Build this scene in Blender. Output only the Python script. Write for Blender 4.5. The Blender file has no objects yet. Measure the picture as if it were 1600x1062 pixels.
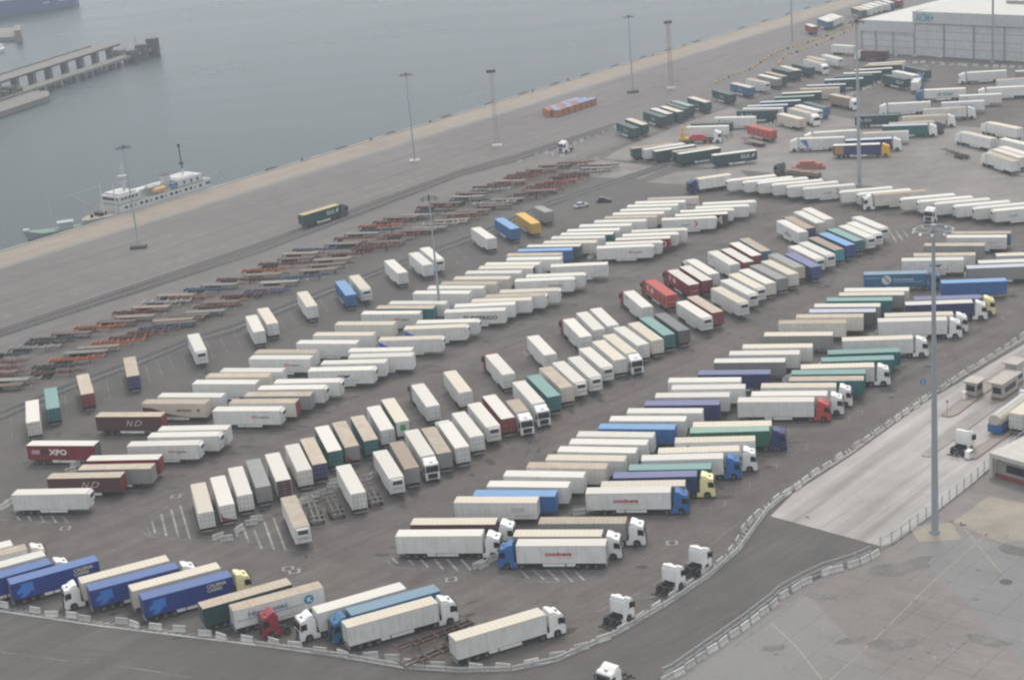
import bpy, bmesh, math, random
from mathutils import Vector, Matrix
random.seed(11)
R = math.radians
sc = bpy.context.scene
# ---------------------------------------------------------------- camera
PITCH, ROLL, CAMH, FPX = 0.311432, -0.0858587, 112.19, 2651.19
fw = Vector((0, math.cos(PITCH), -math.sin(PITCH))); rt = Vector((1, 0, 0)); up = rt.cross(fw)
cr, sr = math.cos(ROLL), math.sin(ROLL)
r2 = rt*cr + up*sr; u2 = -rt*sr + up*cr
camd = bpy.data.cameras.new('camera'); cam = bpy.data.objects.new('camera', camd)
sc.collection.objects.link(cam); sc.camera = cam
m = Matrix.Identity(4)
for i in range(3):
    m[i][0] = r2[i]; m[i][1] = u2[i]; m[i][2] = -fw[i]
m[0][3], m[1][3], m[2][3] = 0, 0, CAMH
cam.matrix_world = m
camd.sensor_width = 36; camd.sensor_fit = 'HORIZONTAL'; camd.lens = FPX/1600*36
camd.clip_start = 1; camd.clip_end = 9000
# ---------------------------------------------------------------- world, sun, exposure
SUN_EL, SUN_AZ = R(60), R(12)      # azimuth the light comes from, measured from +Y towards +X
w = bpy.data.worlds.new("World"); sc.world = w; w.use_nodes = True
wn = w.node_tree.nodes; wl = w.node_tree.links
bg = wn['Background']; sky = wn.new('ShaderNodeTexSky'); sky.sky_type = 'NISHITA'; sky.sun_disc = False
sky.sun_elevation = SUN_EL; sky.sun_rotation = SUN_AZ; sky.air_density = 1.0; sky.dust_density = 7.0; sky.ozone_density = 1.0
hs = wn.new('ShaderNodeHueSaturation'); hs.inputs['Saturation'].default_value = 0.3
cl = wn.new('ShaderNodeMix'); cl.data_type = 'RGBA'; cl.inputs[0].default_value = .72; cl.inputs[7].default_value = (6.8, 7.05, 7.3, 1)   # even overcast cloud veil
wl.new(sky.outputs[0], hs.inputs['Color']); wl.new(hs.outputs[0], cl.inputs[6]); wl.new(cl.outputs[2], bg.inputs[0]); bg.inputs[1].default_value = 0.145
sd = bpy.data.lights.new('sun', 'SUN'); sd.energy = 1.05; sd.angle = R(14); sd.color = (1, .92, .80)
so = bpy.data.objects.new('sun', sd); sc.collection.objects.link(so)
sv = Vector((math.sin(SUN_AZ)*math.cos(SUN_EL), math.cos(SUN_AZ)*math.cos(SUN_EL), math.sin(SUN_EL)))
so.rotation_euler = sv.to_track_quat('Z', 'Y').to_euler()
sc.view_settings.view_transform = 'Standard'; sc.view_settings.look = 'None'
sc.view_settings.exposure = 0.39; sc.view_settings.gamma = 1
sc.cycles.filter_width = 2.3
sc.cycles.volume_bounces = 1; sc.cycles.max_bounces = 5; sc.cycles.volume_step_rate = 20
sc.cycles.use_denoising = True
# ---------------------------------------------------------------- helpers
col = sc.collection
def link(o, parent=None):
    col.objects.link(o)
    if parent: o.parent = parent
    return o
def tag(o, label=None, cat=None, group=None, kind=None):
    if label: o['label'] = label
    if cat: o['category'] = cat
    if group: o['group'] = group
    if kind: o['kind'] = kind
    return o
def empty(name, loc, rz=0):
    o = bpy.data.objects.new(name, None); o.location = loc; o.rotation_euler = (0, 0, rz); o.empty_display_size = .5
    return link(o)
class MB:
    def __init__(s): s.v = []; s.f = []; s.mi = []
    def face(s, pts, mi=0):
        n = len(s.v); s.v += [tuple(p) for p in pts]; s.f.append(tuple(range(n, n+len(pts)))); s.mi.append(mi)
    def hexa(s, P, mi=0):                       # 8 pts: bottom 4 ccw, top 4
        n = len(s.v); s.v += [tuple(p) for p in P]
        for q in ((0,3,2,1),(4,5,6,7),(0,1,5,4),(1,2,6,5),(2,3,7,6),(3,0,4,7)):
            s.f.append(tuple(n+i for i in q)); s.mi.append(mi)
    def box(s, x0, x1, y0, y1, z0, z1, mi=0):
        s.hexa([(x0,y0,z0),(x1,y0,z0),(x1,y1,z0),(x0,y1,z0),(x0,y0,z1),(x1,y0,z1),(x1,y1,z1),(x0,y1,z1)], mi)
    def prism(s, prof, y0, y1, mi=0):           # profile in xz, extruded along y
        n = len(s.v); k = len(prof)
        s.v += [(x, y0, z) for x, z in prof] + [(x, y1, z) for x, z in prof]
        s.f.append(tuple(n+i for i in range(k))); s.mi.append(mi)
        s.f.append(tuple(n+k+i for i in reversed(range(k)))); s.mi.append(mi)
        for i in range(k):
            j = (i+1) % k; s.f.append((n+j, n+i, n+k+i, n+k+j)); s.mi.append(mi)
    def slab(s, pts, z0, z1, mi=0):             # polygon in xy, extruded in z
        n = len(s.v); k = len(pts)
        s.v += [(p[0], p[1], z0) for p in pts] + [(p[0], p[1], z1) for p in pts]
        s.f.append(tuple(n+i for i in reversed(range(k)))); s.mi.append(mi)
        s.f.append(tuple(n+k+i for i in range(k))); s.mi.append(mi)
        for i in range(k):
            j = (i+1) % k; s.f.append((n+i, n+j, n+k+j, n+k+i)); s.mi.append(mi)
    def tube(s, a, b, r0, r1=None, n=8, mi=0):
        if r1 is None: r1 = r0
        a = Vector(a); b = Vector(b); d = (b-a).normalized()
        e = d.orthogonal().normalized(); g = d.cross(e); k = len(s.v)
        for i in range(n):
            t = 2*math.pi*i/n; q = e*math.cos(t)+g*math.sin(t)
            s.v.append(tuple(a+q*r0)); s.v.append(tuple(b+q*r1))
        for i in range(n):
            j = (i+1) % n; s.f.append((k+2*i, k+2*j, k+2*j+1, k+2*i+1)); s.mi.append(mi)
        s.f.append(tuple(k+2*i for i in reversed(range(n)))); s.mi.append(mi)
        s.f.append(tuple(k+2*i+1 for i in range(n))); s.mi.append(mi)
    def mesh(s, name, mats, bevel=0):
        me = bpy.data.meshes.new(name); me.from_pydata(s.v, [], s.f)
        for m_ in mats: me.materials.append(m_)
        for p, i in zip(me.polygons, s.mi): p.material_index = i
        bm = bmesh.new(); bm.from_mesh(me)
        bmesh.ops.recalc_face_normals(bm, faces=bm.faces)
        if bevel: bmesh.ops.bevel(bm, geom=bm.edges[:], offset=bevel, segments=1, affect='EDGES', clamp_overlap=True)
        bm.to_mesh(me); bm.free()
        return me
    def build(s, name, mats, parent=None, bevel=0):
        if not isinstance(mats, (list, tuple)): mats = [mats]
        return link(bpy.data.objects.new(name, s.mesh(name, mats, bevel)), parent)
def inst(name, me, parent, mats=None, loc=None, rz=None):
    o = bpy.data.objects.new(name, me); link(o, parent)
    if loc: o.location = loc
    if rz is not None: o.rotation_euler = (0, 0, rz)
    if mats:
        for i, m_ in enumerate(mats):
            if i < len(o.material_slots) and m_:
                o.material_slots[i].link = 'OBJECT'; o.material_slots[i].material = m_
    return o
# ---------------------------------------------------------------- materials
def mat_base(name):
    m_ = bpy.data.materials.new(name); m_.use_nodes = True
    n = m_.node_tree.nodes; return m_, n, m_.node_tree.links, n['Principled BSDF']
def ramp(n, l, src, p0, p1, c0, c1):
    r = n.new('ShaderNodeValToRGB'); r.color_ramp.elements[0].position = p0; r.color_ramp.elements[1].position = p1
    r.color_ramp.elements[0].color = (*c0, 1); r.color_ramp.elements[1].color = (*c1, 1); l.new(src, r.inputs[0]); return r
def mix(n, l, fac, a, b, mode='MIX'):
    x = n.new('ShaderNodeMix'); x.data_type = 'RGBA'; x.blend_type = mode
    for s_, v in ((x.inputs[0], fac), (x.inputs[6], a), (x.inputs[7], b)):
        if hasattr(v, 'is_linked'): l.new(v, s_)
        elif isinstance(v, (int, float)): s_.default_value = v
        else: s_.default_value = (*v, 1)
    return x.outputs[2]
PC = {}
def paint(name, c, rough=.45, dirt=.15, dcol=(.30,.25,.19), metal=0, seams=0, vary=.10):
    """painted sheet metal: blotchy grime, down-streaks, per-vehicle tone; seams = panel ribs"""
    key = (name,)
    if sum(c) < .9: k_d = .35+.65*sum(c)/.9; dcol = tuple(.25*q+.75*dd*k_d*.55 for q, dd in zip(c, dcol))
    if key in PC: return PC[key]
    m_, n, l, b = mat_base(name)
    tc = n.new('ShaderNodeTexCoord'); oi = n.new('ShaderNodeObjectInfo')
    off = n.new('ShaderNodeVectorMath'); off.operation = 'MULTIPLY_ADD'
    cmb = n.new('ShaderNodeCombineXYZ'); l.new(oi.outputs['Random'], cmb.inputs[0]); l.new(oi.outputs['Random'], cmb.inputs[1])
    l.new(cmb.outputs[0], off.inputs[0]); off.inputs[1].default_value = (91, 57, 0); l.new(tc.outputs['Object'], off.inputs[2])
    n1 = n.new('ShaderNodeTexNoise'); n1.inputs['Scale'].default_value = .55; n1.inputs['Detail'].default_value = 6; n1.inputs['Roughness'].default_value = .62
    l.new(off.outputs[0], n1.inputs['Vector'])
    mp = n.new('ShaderNodeMapping'); mp.inputs['Scale'].default_value = (1.6, 1.6, .18); l.new(off.outputs[0], mp.inputs[0])
    n2 = n.new('ShaderNodeTexNoise'); n2.inputs['Scale'].default_value = 1.5; n2.inputs['Detail'].default_value = 4; l.new(mp.outputs[0], n2.inputs['Vector'])
    ad = n.new('ShaderNodeMath'); ad.operation = 'MULTIPLY'; l.new(n1.outputs[0], ad.inputs[0]); l.new(n2.outputs[0], ad.inputs[1])
    rr = n.new('ShaderNodeMapRange'); rr.inputs[1].default_value = .16; rr.inputs[2].default_value = .42; rr.inputs[3].default_value = 0; rr.inputs[4].default_value = dirt*2.2
    l.new(ad.outputs[0], rr.inputs[0])
    cc = mix(n, l, rr.outputs[0], c, dcol)
    vr = n.new('ShaderNodeMapRange'); vr.inputs[3].default_value = 1-vary*1.4; vr.inputs[4].default_value = 1+vary*.25; l.new(oi.outputs['Random'], vr.inputs[0])
    cc = mix(n, l, 1.0, cc, vr.outputs[0], 'MULTIPLY')
    if seams:
        wv = n.new('ShaderNodeTexWave'); wv.wave_type = 'BANDS'; wv.bands_direction = 'X'; wv.inputs['Scale'].default_value = seams; wv.inputs['Distortion'].default_value = 0
        l.new(tc.outputs['Object'], wv.inputs['Vector'])
        rs = ramp(n, l, wv.outputs['Fac'], .86, 1.0, (1,1,1), (.88,.87,.86)); cc = mix(n, l, 1.0, cc, rs.outputs[0], 'MULTIPLY')
        bp = n.new('ShaderNodeBump'); bp.inputs['Strength'].default_value = .35; bp.inputs['Distance'].default_value = .05
        l.new(wv.outputs['Fac'], bp.inputs['Height']); l.new(bp.outputs[0], b.inputs['Normal'])
    l.new(cc, b.inputs['Base Color']); b.inputs['Roughness'].default_value = rough; b.inputs['Metallic'].default_value = metal
    b.inputs['Specular IOR Level'].default_value = .35
    PC[key] = m_; return m_
PAL = {'w':(.63,.63,.62),'c':(.62,.585,.53),'b':(.55,.49,.41),'bl':(.006,.034,.21),'sb':(.02,.11,.30),'tb':(.02,.12,.24),'tl':(.012,.12,.125),'tc':(.02,.27,.31),
 'gr':(.24,.24,.235),'dgr':(.075,.08,.088),'lg':(.42,.46,.52),'dg':(.012,.050,.052),'dk':(.045,.085,.085),'gn':(.012,.115,.07),'gl':(.20,.31,.25),'nv':(.016,.026,.115),
 'bp':(.07,.08,.22),'rd':(.20,.014,.024),'rr':(.38,.045,.035),'br':(.075,.028,.032),'bn':(.29,.22,.16),'yl':(.56,.32,.02),'y':(.68,.61,.32),'dg2':(.14,.145,.155),'yb':(.38,.30,.14)}
def side(k): return paint('side_'+k, PAL[k], .5, .15, vary=.09)
def curtain(k): return paint('curtain_'+k, PAL[k], .55, .10, seams=.55, vary=.10)
def roofm(k):
    c = PAL[k]
    if k == 'w': return paint('roof_white', (.54,.52,.48), .6, .14, (.50,.44,.35), vary=.10)
    if k == 'c': return paint('roof_cream', (.53,.48,.40), .6, .20, (.45,.37,.27), vary=.10, seams=.42)
    if k == 'b': return paint('roof_beige', (.43,.37,.30), .7, .36, (.30,.22,.15), vary=.15, seams=.42)
    lift = {'bl':(.08,.14,.32),'sb':(.13,.27,.48),'tb':(.15,.24,.32),'tl':(.15,.27,.25),'bp':(.13,.14,.27)}.get(k, c)
    return paint('roof_'+k, lift, .6, .16, (.25,.24,.22), vary=.10)
M_trim = paint('trim_grey', (.30,.31,.32), .5, .15)
M_seam = paint('panel_seam', (.62,.62,.61), .5, .1)
M_rod = paint('lock_rod', (.22,.22,.22), .5, .1)
M_dark = paint('underframe_dark', (.016,.016,.018), .7, .15, (.09,.08,.07))
M_tyre = paint('tyre_rubber', (.018,.018,.019), .8, .2, (.07,.06,.05))
M_rim = paint('rim_steel', (.10,.10,.10), .5, .3)
M_glass = paint('cab_glass', (.012,.016,.022), .12, .02)
M_gr = paint('reefer_grille', (.035,.04,.045), .6, .1)
M_alu = paint('aluminium', (.42,.43,.44), .42, .15, metal=.3)
M_lampred = paint('tail_lamp_red', (.35,.01,.01), .3, .05)
M_white = paint('white_paint', (.78,.78,.76), .45, .12)
M_block = paint('barrier_concrete', (.50,.495,.475), .85, .30, (.28,.26,.22), vary=.2)
M_pole = paint('galvanised_pole', (.28,.32,.36), .5, .2)
M_poled = paint('dark_head_metal', (.07,.07,.085), .6, .1)
# ---------------------------------------------------------------- ground materials
def ground(name, c, c2, rough=.9, streak=None, stain=.5, speck=.1, patch=.02, stc=(.045,.043,.042), band=0):
    m_, n, l, b = mat_base(name)
    g = n.new('ShaderNodeNewGeometry')
    def noise(scale, det=5, vec=None, ro=.6):
        t = n.new('ShaderNodeTexNoise'); t.inputs['Scale'].default_value = scale; t.inputs['Detail'].default_value = det; t.inputs['Roughness'].default_value = ro
        l.new(vec or g.outputs['Position'], t.inputs['Vector']); return t.outputs[0]
    r1 = ramp(n, l, noise(patch, 6), .33, .67, c, c2)
    cc = r1.outputs[0]
    r2_ = ramp(n, l, noise(.16, 7), .35, .75, (1,1,1), (1-speck*1.6,)*3); cc = mix(n, l, 1., cc, r2_.outputs[0], 'MULTIPLY')
    r3 = ramp(n, l, noise(1.6, 4), .3, .8, (1+speck*.4,)*3, (1-speck,)*3); cc = mix(n, l, 1., cc, r3.outputs[0], 'MULTIPLY')
    if streak:
        ang, amt = streak
        mp = n.new('ShaderNodeMapping'); mp.inputs['Rotation'].default_value = (0, 0, -R(ang)); l.new(g.outputs['Position'], mp.inputs[0])
        m2 = n.new('ShaderNodeMapping'); m2.inputs['Scale'].default_value = (.022, .55, 1); l.new(mp.outputs[0], m2.inputs[0])
        r4 = ramp(n, l, noise(.7, 6, m2.outputs[0], .7), .35, .72, (1.0+amt*.4,)*3, (1-amt,)*3); cc = mix(n, l, 1., cc, r4.outputs[0], 'MULTIPLY')
    if band:
        m3 = n.new('ShaderNodeMapping'); m3.inputs['Scale'].default_value = (.006, .13, 1); l.new(mp.outputs[0], m3.inputs[0])
        r6 = ramp(n, l, noise(1.0, 4, m3.outputs[0], .55), .42, .62, (1.08,)*3, (1-band,)*3); cc = mix(n, l, 1., cc, r6.outputs[0], 'MULTIPLY')
    if stain:
        v = n.new('ShaderNodeTexVoronoi'); v.inputs['Scale'].default_value = .13; v.inputs['Randomness'].default_value = 1; l.new(g.outputs['Position'], v.inputs['Vector'])
        r5 = ramp(n, l, v.outputs['Distance'], .03, .16, (stain,)*3, (0,0,0)); sp = mix(n, l, 1., r5.outputs[0], noise(.9, 3), 'MULTIPLY')
        cc = mix(n, l, sp, cc, stc)
    l.new(cc, b.inputs['Base Color']); b.inputs['Roughness'].default_value = rough; b.inputs['Specular IOR Level'].default_value = .2
    return m_
G_park = ground('asphalt_parking', (0.114,0.101,0.095), (0.133,0.120,0.113), stain=1.0, speck=.2, patch=.03, streak=(42, .24))
G_quay = ground('asphalt_quay', (0.134,0.122,0.119), (0.163,0.149,0.145), stain=.4, speck=.10, streak=(50.2, .20), patch=.012)
G_apron = ground('concrete_apron', (0.246,0.207,0.172), (0.290,0.249,0.207), stain=.3, speck=.12, streak=(50.2, .14))
G_strip = ground('concrete_strip', (0.212,0.206,0.193), (0.238,0.231,0.218), stain=.2, speck=.1)
G_road = ground('asphalt_road', (0.087,0.081,0.077), (0.113,0.104,0.099), stain=.3, speck=.10, streak=(44, .22), patch=.03)
G_conc = ground('concrete_lanes', (0.293,0.278,0.265), (0.377,0.352,0.340), stain=.3, speck=.10, streak=(48.5, .26), patch=.03, stc=(.16,.155,.15), band=.30)
G_lot = ground('concrete_lot', (0.178,0.163,0.155), (0.220,0.203,0.194), stain=.5, speck=.12, streak=(-43, .10), patch=.035, stc=(.12,.118,.11))
G_yardc = ground('concrete_yard', (0.177,0.165,0.160), (0.244,0.225,0.214), stain=.7, speck=.16, streak=(-8, .18), patch=.03, stc=(.12,.12,.115))
G_paint = ground('road_paint', (.40,.40,.385), (.22,.22,.215), stain=.0, speck=.35, patch=.6)
G_paintf = ground('road_paint_worn', (.30,.30,.29), (.15,.15,.148), stain=.0, speck=.5, patch=.4)
G_yel = ground('road_paint_yellow', (.42,.33,.16), (.20,.19,.17), stain=0, speck=.3, patch=.15)
G_kerb = ground('kerb_stone', (.36,.355,.34), (.28,.275,.265), stain=0, speck=.2)
G_beige = ground('beige_concrete', (.30,.265,.22), (.25,.225,.195), stain=.2, speck=.15)
G_brick = ground('red_paving', (.26,.15,.12), (.22,.13,.11), stain=.2, speck=.15)
G_dk = ground('dark_patch_asphalt', (.075,.074,.073), (.10,.098,.096), stain=0, speck=.15)
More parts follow.
